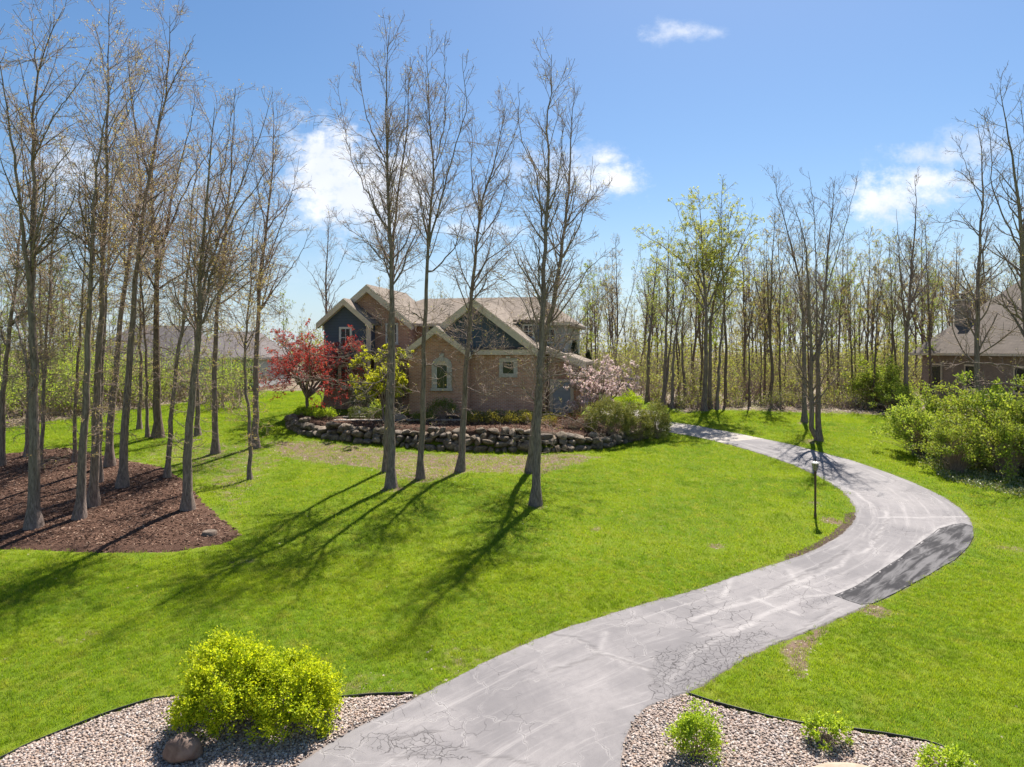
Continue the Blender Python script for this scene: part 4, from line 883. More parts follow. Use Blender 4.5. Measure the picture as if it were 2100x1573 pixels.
def tree(name, label, group, stems, seed, base, l1=3.0, l1len=.30, crown0=.38, up=.07, dense=1.0, bud=0, budm=None, budsize=.035, lowtw=0, lowlen=1.1, bark=None, twig=None, wobble=.13, ang=(32, 72), cat='tree', twr=.0066, k2=.92, own=True):
    """stems: list of (points, radii, first fraction that carries branches)"""
    rng = np.random.default_rng(seed); bark = bark or M_BARK; twig = twig or M_TWIG; base = np.array(base, float)
    trunk_parts = []; L1P, L1R = [], []
    for j, (P, R, c0) in enumerate(stems):
        trunk_parts.append(tubes(P[None], (flare(P, R) if j == 0 or own and c0 > .2 and np.linalg.norm(P[0] - stems[0][0][0]) < 1 and P[0, 2] < stems[0][0][0, 2] + .3 else R)[None], 9))
        stlen = np.linalg.norm(np.diff(P, axis=0), axis=1).sum()
        fn = lambda L, t: np.clip(l1len * (stlen ** .8) * (1.22 - .82 * t) , .4, 4.2)
        a, b, _ = grow(rng, P[None], R[None], l1 * dense, c0, .985, ang, fn, 8, .50, .010, up, wobble)
        L1P.append(a); L1R.append(b)
        if lowtw and c0 > .1:
            a, b, _ = grow(rng, P[None], R[None], lowtw, .10, c0 + .1, (55, 100), lambda L, t: lowlen * (.5 + .6 * t / max(c0, .1)), 8, .13, .009, -.012, .16); L1P.append(a); L1R.append(b)
    P1, R1 = np.vstack(L1P), np.vstack(L1R)
    P2, R2, _ = grow(rng, P1, R1, 4.0 * dense * k2, .15, .97, (28, 62), lambda L, t: np.clip(.55 * L * (1.1 - .6 * t), .25, 1.5), 6, .55, .0075, up * .8, wobble * 1.3)
    P3, R3, _ = grow(rng, P2, R2, 6.0 * dense * k2, .12, 1.0, (25, 65), lambda L, t: np.clip(.6 * L * (1.1 - .5 * t),   .18, .65), 3, .6, twr, up * .6, wobble * 1.4)
    P3b, R3b, _ = grow(rng, P1, R1, 2.2 * dense, .2, 1.0, (35, 75), lambda L, t: .36 + 0 * t, 3, .4, twr, up * .5, wobble * 1.4)
    V1, Q1 = tubes(P1, R1, 5)
    Vt, Qt = merge(trunk_parts + [(V1, Q1)])
    root = empty(name, base); tag(root, label, cat, group)
    put('trunk', mk('trunk', Vt - base, Qt, mats=[bark], smooth=True), root)
    tw = [tubes(P2, R2, 3), tubes(P3, R3, 3), tubes(P3b, R3b, 3)]
    Vc, Qc = merge([x for x in tw if len(x[0])]); mats = [twig]; mi = np.zeros(len(Qc), int)
    if bud:
        Vl, Ql = leaves(rng, P3, bud, budsize, .03); Qc2 = Ql + len(Vc); Vc = np.vstack([Vc, Vl]); mi = np.r_[mi, np.ones(len(Ql), int)]; Qc = np.vstack([Qc, Qc2]); mats.append(budm or M_L_BUD)
    put('crown', mk('crown', Vc - base, Qc, mats=mats, mi=mi, smooth=True), root)
    TREE_TRIS[0] += 2 * (len(Qt) + len(Qc)); return root
def heroes(name, label, group, base_uv, trunk, limbs, r, seed, r_top=.008, c0=.42, **kw):
    rng = np.random.default_rng(seed + 500); b = gp(*base_uv); b[2] = float(zbase(b[0], b[1])) - .06; d0 = b[1]
    P, R = stem3(rng, [base_uv] + trunk, d0, r, r_top, 24, .35); P[0] = b; st = [(P, R, c0)]
    for ent in limbs:
        q, fr = ent[0], ent[1]; dv = np.array(q[0]); j = int(np.argmin(np.abs((CAMZ - (dv[1] - VH) / F * P[:, 1]) - P[:, 2]))); S = P[j]
        dl = rng.uniform(-1.8, 1.8); LP, LR = stem3(rng, q, S[1], max(.025, R[j] * fr), .006, 18, .2); h = np.linspace(0, 1, 18)
        nd = LP[:, 1] + dl * h ** 1.2; LP = LP * 1.0; sc = nd / LP[:, 1]; LP[:, 0] *= sc; LP[:, 2] = CAMZ + (LP[:, 2] - CAMZ) * sc; LP[:, 1] = nd; LP[0] = S
        st.append((LP, LR, .12))
    return tree(name, label, group, st, seed, b, **kw)
GC = 'bare trees on the front lawn'; GL = 'trees of the left grove'; GR = 'trees along the right lawn'
HK = dict(l1=2.5, l1len=.31, up=.095, ang=(24, 52), wobble=.10, bud=1000, budm=M_L_BUD, budsize=.045, lowtw=.8, lowlen=1.7)
heroes('maple_tree', 'bare tree foremost of the front lawn trees left of the arched window', GC, (802, 1000), [(803, 850), (805, 640), (802, 560), (800, 460), (797, 380), (794, 311), (793, 220), (793, 150), (798, 70)],
       [([(800, 490), (775, 430), (741, 376), (714, 307), (692, 170)], .45), ([(797, 335), (772, 292), (745, 223), (733, 97)], .6), ([(801, 555), (760, 500), (715, 470), (680, 440)], .3), ([(797, 380), (815, 310), (830, 250), (832, 150)], .5), ([(804, 735), (760, 715), (700, 735), (640, 725), (570, 700)], .22), ([(804, 760), (770, 790), (730, 785), (660, 775), (580, 790)], .2), ([(800, 470), (770, 440), (745, 360), (735, 300)], .3)], .165, 1, **HK)
heroes('maple_tree', 'slim bare tree whose trunk rises close behind its twin left of the arched window', GC, (792, 966), [(795, 850), (799, 720), (803, 600), (808, 470), (819, 372), (836, 280), (838, 193), (842, 116)], [([(806, 500), (830, 450), (848, 420)], .35)], .125, 2, **HK)
heroes('maple_tree', 'bare tree in front of the arched window forking into two tall limbs', GC, (862, 982), [(866, 860), (871, 700), (876, 562), (878, 498), (882, 444), (888, 383), (892, 345), (882, 276), (880, 219), (878, 166), (875, 95)],
       [([(880, 498), (897, 440), (917, 372), (936, 295), (959, 212), (951, 166), (949, 110)], .75), ([(877, 565), (900, 545), (932, 513), (948, 450), (960, 402), (975, 370)], .55), ([(870, 750), (895, 745), (930, 775), (945, 805)], .28), ([(872, 660), (850, 640), (820, 650)], .22), ([(879, 470), (863, 410), (852, 376), (836, 330), (830, 290)], .45), ([(892, 345), (905, 288), (915, 230), (911, 135), (912, 80)], .7)], .13, 3, c0=.5, **HK)
heroes('maple_tree', 'bare tree right of the arched window with crooked spreading limbs', GC, (943, 966), [(948, 900), (955, 760), (966, 640), (968, 580), (975, 530), (983, 470), (985, 440), (990, 400), (1004, 370), (1012, 345), (1020, 290), (1040, 220)],
       [([(968, 590), (997, 532), (1031, 513), (1060, 480), (1100, 455)], .5), ([(985, 440), (966, 383), (968, 307), (970, 219)], .7), ([(982, 490), (1020, 444), (1039, 383), (1055, 290)], .55), ([(966, 640), (955, 590), (948, 560), (938, 555)], .3), ([(1000, 375), (1030, 330), (1060, 270), (1070, 220)], .5), ([(970, 610), (1000, 590), (1040, 560), (1075, 540)], .35), ([(957, 740), (990, 710), (1040, 720), (1080, 745)], .22), ([(962, 690), (930, 670), (890, 690), (850, 680)], .2), ([(953, 790), (985, 810), (1030, 800), (1070, 820)], .18)], .155, 4, c0=.38, **HK)
heroes('maple_tree', 'tall bare tree foremost on the lawn in front of the square window', GC, (1098, 1035), [(1100, 960), (1103, 860), (1108, 740), (1113, 600), (1118, 500), (1122, 440), (1127, 370), (1123, 300), (1117, 260), (1122, 220), (1132, 170), (1130, 110)],
       [([(1118, 500), (1108, 420), (1100, 345), (1073, 300), (1063, 250), (1063, 170)], .55), ([(1122, 440), (1145, 380), (1152, 300), (1155, 220)], .6), ([(1113, 600), (1140, 540), (1180, 500), (1230, 480)], .35), ([(1108, 730), (1085, 640), (1050, 580), (1010, 560)], .25), ([(1104, 830), (1070, 790), (1030, 790), (990, 760)], .2), ([(1106, 790), (1150, 760), (1200, 780), (1270, 770)], .22)], .165, 5, c0=.42, **HK)
heroes('maple_tree', 'bare tree with right leaning limbs close behind the foremost trunk by the square window', GC, (1088, 966), [(1092, 900), (1098, 840), (1108, 760), (1122, 680), (1138, 600), (1150, 540), (1158, 470), (1165, 400), (1170, 330), (1172, 240), (1178, 190)],
       [([(1125, 670), (1160, 600), (1210, 545), (1260, 510)], .4), ([(1150, 540), (1185, 470), (1210, 400), (1215, 320)], .5), ([(1105, 770), (1150, 720), (1200, 640), (1260, 590)], .3), ([(1160, 450), (1190, 420), (1230, 400), (1255, 370)], .4), ([(1100, 830), (1140, 800), (1190, 760), (1220, 750)], .22), ([(1098, 850), (1150, 850), (1200, 870), (1240, 900)], .18), ([(1115, 720), (1170, 680), (1240, 690), (1290, 720)], .24)], .17, 6, c0=.36, **HK)

LK = dict(l1=2.0, l1len=.37, up=.07, ang=(28, 60), wobble=.12, k2=.85, bud=3000, budm=M_L_TAN, budsize=.05, lowtw=3.2, twig=M_TWIG_R)
heroes('oak_tree', 'thick grey trunked bare tree nearest the left edge of the mulch bed', GL, (69, 1083), [(69, 900), (70, 800), (68, 700), (64, 600), (66, 480), (69, 343), (69, 229), (78, 134), (103, 76), (130, 20)],
       [([(64, 610), (46, 458), (29, 332), (13, 214), (0, 140), (-10, 60)], .8), ([(69, 330), (100, 250), (150, 190), (190, 120)], .5), ([(70, 790), (40, 700), (25, 600), (10, 540)], .45), ([(76, 150), (70, 80), (60, 10)], .6)], .185, 11, c0=.45, **LK)
heroes('oak_tree', 'straight slender bare tree, second trunk from the left in the mulch bed front', GL, (162, 1065), [(172, 903), (179, 789), (183, 674), (187, 560), (192, 460), (196, 340), (215, 260), (235, 150)], [([(192, 470), (200, 380), (190, 310)], .4)], .15, 12, c0=.5, **LK)
heroes('oak_tree', 'straight bare tree just right of the slender front trunk in the mulch bed', GL, (191, 1039), [(196, 865), (202, 751), (210, 598), (212, 534), (219, 381), (219, 267), (223, 153), (222, 30)], [([(219, 330), (240, 270), (275, 210), (300, 150)], .5), ([(213, 480), (190, 400), (150, 330)], .35)], .155, 13, c0=.45, **LK)
heroes('oak_tree', 'thin bare tree half hidden behind a mulch bed trunk', GL, (204, 990), [(206, 880), (209, 760), (217, 620), (224, 480), (230, 340), (236, 220)], [], .10, 14, c0=.5, **LK)
heroes('oak_tree', 'leaning bare tree at the back of the mulch bed', GL, (225, 957), [(229, 846), (240, 732), (252, 617), (263, 534), (277, 450), (290, 390), (280, 300), (268, 200), (262, 90)], [([(285, 400), (310, 340), (330, 260)], .5)], .16, 15, c0=.45, **LK)
heroes('oak_tree', 'bare tree leaning right in the middle of the mulch bed', GL, (251, 1000), [(256, 865), (267, 732), (275, 617), (280, 560), (290, 458), (305, 362), (324, 267), (343, 191), (345, 114), (347, 30)], [([(305, 362), (285, 280), (265, 200), (240, 150)], .5), ([(343, 191), (375, 130), (400, 70)], .5), ([(290, 450), (250, 390), (235, 300), (150, 180)], .4)], .165, 16, c0=.45, **LK)
heroes('oak_tree', 'stout forked dark tree standing on the grass behind the mulch bed', GL, (324, 897), [(321, 751), (320, 636), (324, 534), (315, 450), (309, 381), (318, 300), (330, 220), (340, 150)], [([(326, 560), (343, 469), (351, 400), (375, 320), (395, 240), (400, 170)], .8), ([(335, 500), (381, 381), (427, 317), (470, 250)], .65), ([(322, 600), (280, 520), (240, 440), (225, 380)], .4)], .215, 17, c0=.4, bark=M_BARK_B, **dict(LK, bud=900))
heroes('oak_tree', 'thin crooked bare tree at the right rear rim of the mulch bed', GL, (343, 980), [(351, 865), (362, 751), (376, 655), (381, 598), (390, 500), (395, 400), (410, 300)], [], .11, 18, c0=.42, **LK)
heroes('oak_tree', 'bare tree fanning out many limbs at the front corner of the mulch bed', GL, (385, 1046), [(385, 941), (393, 827), (404, 713), (412, 636), (410, 560), (420, 450), (430, 330), (440, 220)], [([(412, 636), (440, 540), (480, 440), (534, 371), (580, 310)], .6), ([(411, 600), (450, 480), (500, 360), (540, 260), (560, 190)], .6), ([(410, 640), (390, 560), (375, 480), (360, 380)], .5), ([(412, 590), (432, 470), (460, 340), (480, 200)], .55), ([(408, 680), (450, 590), (520, 520), (590, 470)], .4)], .17, 19, c0=.4, **LK)
heroes('oak_tree', 'bare tree on the grass between the mulch bed and the red maple', GL, (442, 930), [(442, 827), (439, 713), (446, 617), (460, 520), (470, 400), (478, 280), (482, 180)], [([(446, 620), (480, 520), (520, 430), (560, 350)], .6), ([(445, 600), (430, 500), (425, 400), (430, 300)], .5)], .15, 20, c0=.4, **LK)
heroes('oak_tree', 'bare tree behind the fanning tree near the neighbour house', GL, (406, 893), [(404, 780), (402, 680), (398, 560), (402, 450), (410, 350)], [], .13, 21, c0=.4, **LK)
heroes('oak_tree', 'thin bowed sapling on the lawn right of the mulch bed', GL, (513, 983), [(513, 865), (500, 751), (507, 655), (516, 560), (520, 480), (525, 400)], [], .085, 22, c0=.42, **LK)
heroes('oak_tree', 'tall bare tree directly left of the red maple', GL, (524, 918), [(524, 789), (528, 674), (534, 560), (545, 477), (557, 381), (562, 290), (560, 210)], [([(534, 570), (570, 480), (600, 400), (615, 320)], .5), ([(545, 477), (530, 400), (520, 320), (515, 230)], .5), ([(530, 640), (570, 580), (620, 520), (640, 460)], .4)], .165, 23, c0=.38, **LK)
heroes('oak_tree', 'slim bare tree behind the thick trunk at the left edge', GL, (55, 937), [(58, 800), (62, 650), (70, 500), (78, 380), (84, 250)], [], .10, 24, c0=.45, **LK)
heroes('oak_tree', 'pair of thin stems rising right of the thick left edge trunk', GL, (84, 962), [(86, 850), (95, 700), (103, 560), (112, 420), (118, 300)], [([(88, 810), (84, 700), (80, 580), (92, 420), (96, 330)], .8)], .085, 25, c0=.45, **LK)
heroes('oak_tree', 'thin bare tree at the back of the mulch bed left of the straight trunks', GL, (152, 949), [(155, 820), (165, 680), (172, 560), (175, 430), (180, 330)], [], .085, 26, c0=.4, **LK)
heroes('oak_tree', 'bare tree cut by the left picture edge', GL, (2, 957), [(4, 850), (12, 740), (30, 610), (40, 500), (46, 380), (44, 250)], [([(14, 720), (-20, 600), (-40, 480)], .6)], .13, 27, c0=.4, **dict(LK, budm=M_L_SPR, bud=900))
heroes('oak_tree', 'dark slanting trunk at the grass edge left of the stout forked tree', GL, (286, 880), [(290, 780), (286, 660), (292, 520), (300, 400)], [], .11, 28, c0=.4, **LK)
heroes('oak_tree', 'slender bare tree just left of the stout forked trunk', GL, (303, 897), [(300, 780), (296, 660), (286, 540), (280, 420), (270, 300)], [], .085, 29, c0=.4, **LK)

RK_ = dict(l1=2.2, l1len=.32, up=.08, ang=(26, 56), bud=300, budm=M_L_BUD, budsize=.05)
heroes('maple_tree', 'three stemmed bare tree beside the upper bend of the driveway', GR, (1679, 903), [(1679, 800), (1677, 732), (1691, 625), (1695, 554), (1706, 447), (1712, 370)], [([(1679, 902), (1665, 897), (1664, 780), (1663, 696), (1659, 589), (1650, 480), (1618, 400)], .9), ([(1676, 740), (1674, 554), (1670, 447), (1658, 350)], .6), ([(1693, 600), (1725, 500), (1750, 400), (1760, 350)], .5), ([(1664, 720), (1640, 640), (1590, 600), (1560, 590)], .3)], .15, 41, c0=.35, **RK_)
heroes('maple_tree', 'bare tree standing just left behind the three stemmed tree', GR, (1650, 866), [(1650, 780), (1650, 696), (1642, 589), (1627, 518), (1605, 440), (1585, 360)], [([(1645, 620), (1620, 580), (1580, 560)], .4), ([(1648, 700), (1625, 660), (1590, 650), (1550, 640)], .3)], .14, 42, c0=.36, **RK_)
OKK = dict(l1=2.6, l1len=.36, up=.03, bud=15000, budm=M_L_OAK, budsize=.085)
heroes('oak_tree', 'vase shaped tree with fresh yellow green leaves at the wood edge', GR, (1444, 843), [(1448, 740), (1449, 640), (1444, 570), (1440, 500), (1436, 430), (1432, 398)], [([(1448, 630), (1425, 560), (1375, 515), (1321, 482), (1300, 465)], .75), ([(1448, 620), (1462, 550), (1476, 470), (1480, 400)], .75), ([(1449, 630), (1490, 555), (1530, 490), (1552, 440)], .75), ([(1449, 660), (1500, 600), (1545, 560), (1570, 530)], .6), ([(1446, 600), (1415, 510), (1395, 450), (1380, 410)], .7), ([(1448, 640), (1400, 570), (1350, 540), (1318, 530)], .6), ([(1447, 600), (1490, 500), (1515, 430), (1520, 405)], .6)], .17, 43, c0=.62, **OKK)
heroes('maple_tree', 'trunk tight against the right of the vase shaped tree', GR, (1457, 839), [(1456, 760), (1456, 660), (1470, 580), (1490, 500), (1500, 430)], [([(1456, 650), (1440, 560), (1435, 480)], .5)], .15, 44, c0=.45, **dict(OKK, bud=2500, l1=1.8))
heroes('maple_tree', 'leaning dark trunk right of the vase shaped tree pair', GR, (1470, 840), [(1474, 760), (1481, 660), (1492, 560), (1500, 470)], [], .11, 45, c0=.45, **dict(RK_, bud=900, budm=M_L_SPR))
heroes('maple_tree', 'tall bare tree at the wood edge right of the pink magnolia', GR, (1328, 824), [(1330, 740), (1334, 660), (1345, 560), (1350, 480)], [([(1334, 660), (1318, 570), (1312, 500)], .6)], .15, 46, c0=.42, **dict(RK_, bud=1800, budm=M_L_SPR, budsize=.08))
heroes('maple_tree', 'double trunked bare tree left of the vase shaped tree', GR, (1362, 834), [(1364, 740), (1368, 640), (1370, 540), (1372, 470)], [([(1362, 820), (1374, 720), (1380, 620), (1390, 520)], .7)], .15, 47, c0=.42, **dict(RK_, bud=1800, budm=M_L_SPR, budsize=.08))
heroes('maple_tree', 'slim trunk between the double trunked and the vase shaped tree', GR, (1378, 838), [(1380, 750), (1385, 680), (1402, 600), (1418, 530)], [], .12, 48, c0=.42, **RK_)
heroes('maple_tree', 'slightly bowed slim tree left of the vase shaped tree', GR, (1408, 829), [(1400, 760), (1398, 680), (1406, 600), (1420, 520)], [], .12, 49, c0=.42, **dict(RK_, bud=700, budm=M_L_SPR))
heroes('maple_tree', 'twin stemmed bare tree in the gap before the brown roofed house', GR, (1862, 845), [(1858, 760), (1860, 690), (1865, 620), (1872, 520), (1880, 430), (1878, 370)], [([(1860, 700), (1848, 600), (1843, 500), (1838, 430)], .7), ([(1863, 640), (1890, 560), (1920, 500), (1940, 450)], .5), ([(1850, 620), (1825, 560), (1800, 540)], .3)], .16, 50, c0=.3, **RK_)
heroes('maple_tree', 'bare tree rising behind the green shrubs in front of the brown roof', GR, (2005, 925), [(2004, 800), (2003, 700), (2005, 600), (2010, 500), (2014, 420), (2015, 330), (2005, 250)], [([(2008, 480), (1970, 450), (1930, 460), (1900, 440)], .5), ([(2004, 620), (1960, 600), (1920, 610)], .4), ([(2012, 460), (2040, 400), (2060, 330)], .5), ([(2014, 420), (1985, 350), (1960, 280)], .5)], .17, 51, c0=.22, **RK_)
heroes('maple_tree', 'large bare tree at the right picture edge with low horizontal boughs', GR, (2125, 985), [(2120, 850), (2110, 720), (2100, 600), (2095, 480), (2085, 380), (2070, 280), (2050, 180)], [([(2098, 520), (2060, 450), (2030, 380), (2035, 300), (2020, 220)], .5), ([(2112, 760), (2050, 745), (1980, 742), (1910, 752)], .3), ([(2116, 800), (2060, 785), (2000, 790), (1950, 800)], .28), ([(2096, 500), (2110, 400), (2105, 300), (2090, 200)], .6), ([(2104, 640), (2040, 620), (1990, 600)], .4)], .20, 52, c0=.35, **RK_)
heroes('maple_tree', 'bare tree with spreading crown behind the red maple and house corner', 'trees behind the house', (668, 838), [(668, 740), (669, 660), (668, 580), (672, 500), (676, 440)], [([(669, 650), (690, 590), (725, 570)], .45), ([(668, 620), (640, 560), (610, 530)], .45), ([(669, 600), (700, 540), (715, 490)], .45)], .16, 53, c0=.4, **RK_)

# ------------------------------------------------------------------ shrubs
def clump_points(rng, rx, ry, h, ncl, nleaf, sig, shell=(.55, 1.0), low=.12, flat=1.0):
    """leaf positions gathered in clumps over an uneven mound"""
    a = rng.normal(size=(ncl, 3)); a /= np.linalg.norm(a, axis=1, keepdims=True); a[:, 2] = np.abs(a[:, 2]) * 1.15 - low * rng.uniform(0, 3, ncl)
    lump = 1 + .13 * np.sin(a[:, 0] * 3.1 + rng.uniform(0, 6)) + .10 * np.sin(a[:, 1] * 4.3 + a[:, 2] * 3 + rng.uniform(0, 6))
    r = rng.uniform(shell[0], shell[1], ncl) ** .7 * lump; cpos = a * r[:, None] * [rx, ry, h * .55] + [0, 0, h * .45]
    cpos[:, 2] = np.clip(cpos[:, 2], .04 * h, None)
    w_ = rng.uniform(.4, 1.6, ncl); w_ /= w_.sum(); i = rng.choice(ncl, nleaf, p=w_)
    off = rng.normal(size=(nleaf, 3)) * sig * rng.uniform(.6, 1.4, ncl)[i][:, None]; S = cpos[i] + off; S[:, 2] = np.clip(S[:, 2], .02, None)
    out = S - [0, 0, h * .35]; out /= np.linalg.norm(out, axis=1, keepdims=True) + 1e-6
    return S, out, cpos
def shrub_meshes(seed, rx, ry, h, nleaf, lsize, lm, ncl=90, sig=.09, nst=9, stemr=.012, stm=None, low=.12, shell=(.55, 1.0), outw=.7, shape=.6):
    rng = np.random.default_rng(seed); S, out, cp = clump_points(rng, rx, ry, h, ncl, nleaf, sig, shell, low)
    V, Q = leafquads(rng, S, lsize, shape, out * outw); fm = mk('foliage', V, Q, mats=[lm])
    n = 4; tgt = cp[rng.integers(0, len(cp), nst * 4)]; b = np.c_[rng.normal(0, rx * .10, nst * 4), rng.normal(0, ry * .10, nst * 4), np.full(nst * 4, -.05)]
    t = np.linspace(0, 1, n)[None, :, None]; P = b[:, None] * (1 - t) + tgt[:, None] * t; P[:, :, 2] += (np.sin(t * pi) * .10 * h)[:, :, 0]; P[:, 1:-1] += rng.normal(0, .02 * h, (len(P), n - 2, 3))
    R = stemr * (1 - .75 * np.linspace(0, 1, n))[None] * rng.uniform(.6, 1.2, len(P))[:, None]; V, Q = tubes(P, R, 4)
    return fm, mk('stems', V, Q, mats=[stm or M_TWIG], smooth=True)
def shrub(name, label, loc, meshes, group=None, cat='shrub', rot=0., sc=(1, 1, 1)):
    r = empty(name, tuple(loc)); tag(r, label, cat, group); r.rotation_euler.z = rot; r.scale = sc
    put('foliage', meshes[0], r); put('stems', meshes[1], r)['kind'] = 'stuff'; return r
def at(u, v, d=None, terr=False):
    if d is None: p = gp(u, v); return (p[0], p[1], float(zg(np.array([p[0]]), np.array([p[1]]))[0]) - .01)
    x = X_(u, d); return (x, d, G(x, d) - .01)
def wpx(px, d): return px / F * d

d = gp(480, 1478)[1]
shrub('golden_shrub', 'taller rounded golden green shrub in the pebble bed beside the lawn', at(478, 1470), shrub_meshes(201, .88, .78, 1.26, 30000, .054, M_L_YEL, 430, .060, 16, .014, None, .26, (.6, 1.08)))
shrub('golden_shrub', 'lower golden yellow shrub crowding the right side of the taller one', at(612, 1482), shrub_meshes(202, .70, .66, 1.12, 20000, .054, M_L_YEL, 300, .056, 14, .013, None, .26, (.6, 1.08)))
shrub('spirea_shrub', 'upright lime green shrub in the right pebble bed next to the driveway', at(1424, 1556), shrub_meshes(203, .37, .36, .78, 4200, .048, M_L_LIME, 60, .055, 10, .008, None, .2, (.5, 1.05)), 'small shrubs in the right pebble bed')
shrub('spirea_shrub', 'low leafy lime shrub in the middle of the right pebble bed', at(1694, 1524), shrub_meshes(204, .32, .30, .46, 1100, .062, M_L_LIME, 40, .045, 8, .008, None, .2, (.5, 1.05)), 'small shrubs in the right pebble bed')
shrub('spirea_shrub', 'lime shrub cut by the lower picture edge near the black edging', at(1946, 1592), shrub_meshes(205, .34, .32, .46, 1400, .055, M_L_LIME, 44, .045, 8, .008, None, .2, (.5, 1.05)), 'small shrubs in the right pebble bed')
def rock(name, label, u, v, sx, sy, sz, seed, m, rz=0., sink=.3):
    x, y, z = at(u, v); o = put(name, rockmesh(name, seed, 4, sx, sy, sz, m, .13, 1), None, (x, y, z + sz * (1 - sink))); o.rotation_euler.z = rz; tag(o, label, 'boulder'); return o
rock('landscape_boulder', 'smooth reddish brown boulder in the shadow of the golden shrubs', 374, 1556, .30, .22, .225, 301, M_BOULD, .15)
rock('landscape_boulder', 'flat tan boulder at the lower edge of the right pebble bed', 1740, 1624, .62, .40, .20, 302, M_BOULD2, .05)

# garden around the house
box_h = []
def hedge(label, x0, x1, y0, y1, h, seed, lm, n):
    rng = np.random.default_rng(seed); L = np.array([x1 - x0, y1 - y0, h]); S = rng.uniform(0, 1, (n, 3)); f = rng.integers(0, 4, n)
    S[f == 0, 2] = 1; S[f == 1, 1] = 0; k = f == 2; S[k, 0] = rng.integers(0, 2, k.sum()); S[f == 3, 1] = rng.uniform(0, .15, (f == 3).sum())
    S = S * L + rng.normal(0, .035, (n, 3)); S[:, 2] += .04 * np.sin(S[:, 0] * 5) * (S[:, 2] / h); S[:, 2] = np.clip(S[:, 2], .02, None); V, Q = leafquads(rng, S, .055, .6); zb = G((x0 + x1) / 2, (y0 + y1) / 2)
    r = empty('hedge', (x0, y0, zb)); tag(r, label, 'hedge'); put('foliage', mk('foliage', V, Q, mats=[lm]), r)
    m = int(L[0] / .25) + 2; bb = np.c_[rng.uniform(0, L[0], m), rng.uniform(.1, L[1] - .1, m), np.full(m, -.05)]; tt_ = bb + np.c_[rng.normal(0, .08, (m, 2)), np.full(m, h * .85)]
    V, Q = tubes(np.stack([bb, (bb + tt_) / 2, tt_], 1), np.full((m, 3), .012), 4); put('stems', mk('stems', V, Q, mats=[M_TWIG]), r)
hedge('clipped boxwood hedge beside the front steps', X_(718, 35.3), X_(802, 35.3), 35.05, 35.6, .52, 211, M_L_BOX, 3600)
hedge('dark clipped hedge along the garage wall under the square window', X_(962, 35.3), X_(1092, 35.3), 34.25, 34.8, .42, 212, M_L_BOX, 4200)
ms = [shrub_meshes(220 + i, .34, .32, .5, 900, .06, M_L_LIME, 40, .06, 6, .006) for i in range(2)]
for k, (u, v, lab, sc) in enumerate(((619, 862, 'leftmost lime green mound at the left end of the boulder wall', 1.), (640, 864, 'second lime green mound from the left end of the boulder wall', 1.05), (655, 866, 'third lime green mound from the left end of the boulder wall', 1.1), (676, 868, 'bright lime mound nearest the concrete steps', 1.15), (665, 850, 'small yellowish mound behind the row of lime mounds', .7))):
    dd = (36.5, 35.7, 35.2, 34.9, 36.6)[k]; shrub('perennial_mound', lab, at(u, v, dd), ms[k % 2], 'lime green mounds above the wall', 'plant', k * 1.3, (sc, sc, sc))
ms = [shrub_meshes(230 + i, .42, .36, .52, 900, .06, leafm('bronze_green_leaf', [(.20, .17, .04), (.28, .24, .05), (.15, .15, .03)]), 40, .08, 6, .006) for i in range(2)]
for k, (u, lab) in enumerate(((975, 'yellowish low shrub leftmost of the row under the square window'), (1010, 'yellowish low shrub second in the row under the square window'), (1047, 'yellowish low shrub third in the row under the square window'), (1078, 'yellowish low shrub in the row just left of the foremost trunk'), (1126, 'yellowish low shrub right of the foremost trunk by the grey door'))):
    shrub('spirea_shrub', lab, at(u, 0, 33.3 + .05 * k), ms[k % 2], 'yellowish shrubs in the terrace bed', 'shrub', k * 2.1)
shrub('garden_shrub', 'dark green shrub against the garage under the arched window', at(908, 0, 34.9), shrub_meshes(240, .75, .45, 1.05, 2600, .06, M_L_BOX, 90, .1, 10, .012))
shrub('garden_shrub', 'small dark green mound behind the bare tree in front of the arched window', at(868, 0, 34.0), shrub_meshes(241, .55, .4, .5, 1500, .055, M_L_BOX, 60, .08, 8, .008))
shrub('garden_shrub', 'leafy green plant behind the clipped hedge at the porch', at(775, 0, 35.9), shrub_meshes(242, .5, .4, .75, 900, .09, M_L_SPR, 40, .09, 8, .008), None, 'plant')
shrub('garden_shrub', 'dark evergreen shrub beside the front door', at(745, 0, 36.4), shrub_meshes(243, .55, .45, 1.7, 3000, .06, M_L_DARK, 80, .1, 10, .012))
shrub('garden_shrub', 'dark climbing evergreen at the garage corner by the porch', at(818, 0, 36.6), shrub_meshes(244, .45, .5, 2.6, 3200, .06, M_L_DARK, 90, .12, 10, .012))
GB = 'rounded bushes at the right end of the boulder wall'
shrub('rounded_bush', 'large olive green rounded bush leftmost of the three by the apron', at(1252, 0, 32.6), shrub_meshes(251, 1.12, .95, 1.75, 15000, .055, M_L_JUN, 340, .065, 16, .016, None, .3, (.75, 1.0)), GB)
shrub('rounded_bush', 'olive green rounded bush in the middle of the three by the apron', at(1306, 0, 33.2), shrub_meshes(252, .85, .85, 1.65, 12000, .055, M_L_JUN, 280, .065, 14, .014, None, .3, (.75, 1.0)), GB)
shrub('rounded_bush', 'olive green rounded bush right beside the concrete apron', at(1346, 0, 33.7), shrub_meshes(253, .72, .78, 1.75, 11000, .055, M_L_JUN, 260, .065, 14, .014, None, .3, (.75, 1.0)), GB)
shrub('spirea_shrub', 'bright lime shrub peeking out above the rounded bushes', at(1296, 0, 34.6), shrub_meshes(254, .75, .6, 1.75, 2600, .07, leafm('bright_lime_leaf', [(.30, .42, .012), (.42, .52, .02), (.22, .33, .012)]), 70, .1, 10, .01))
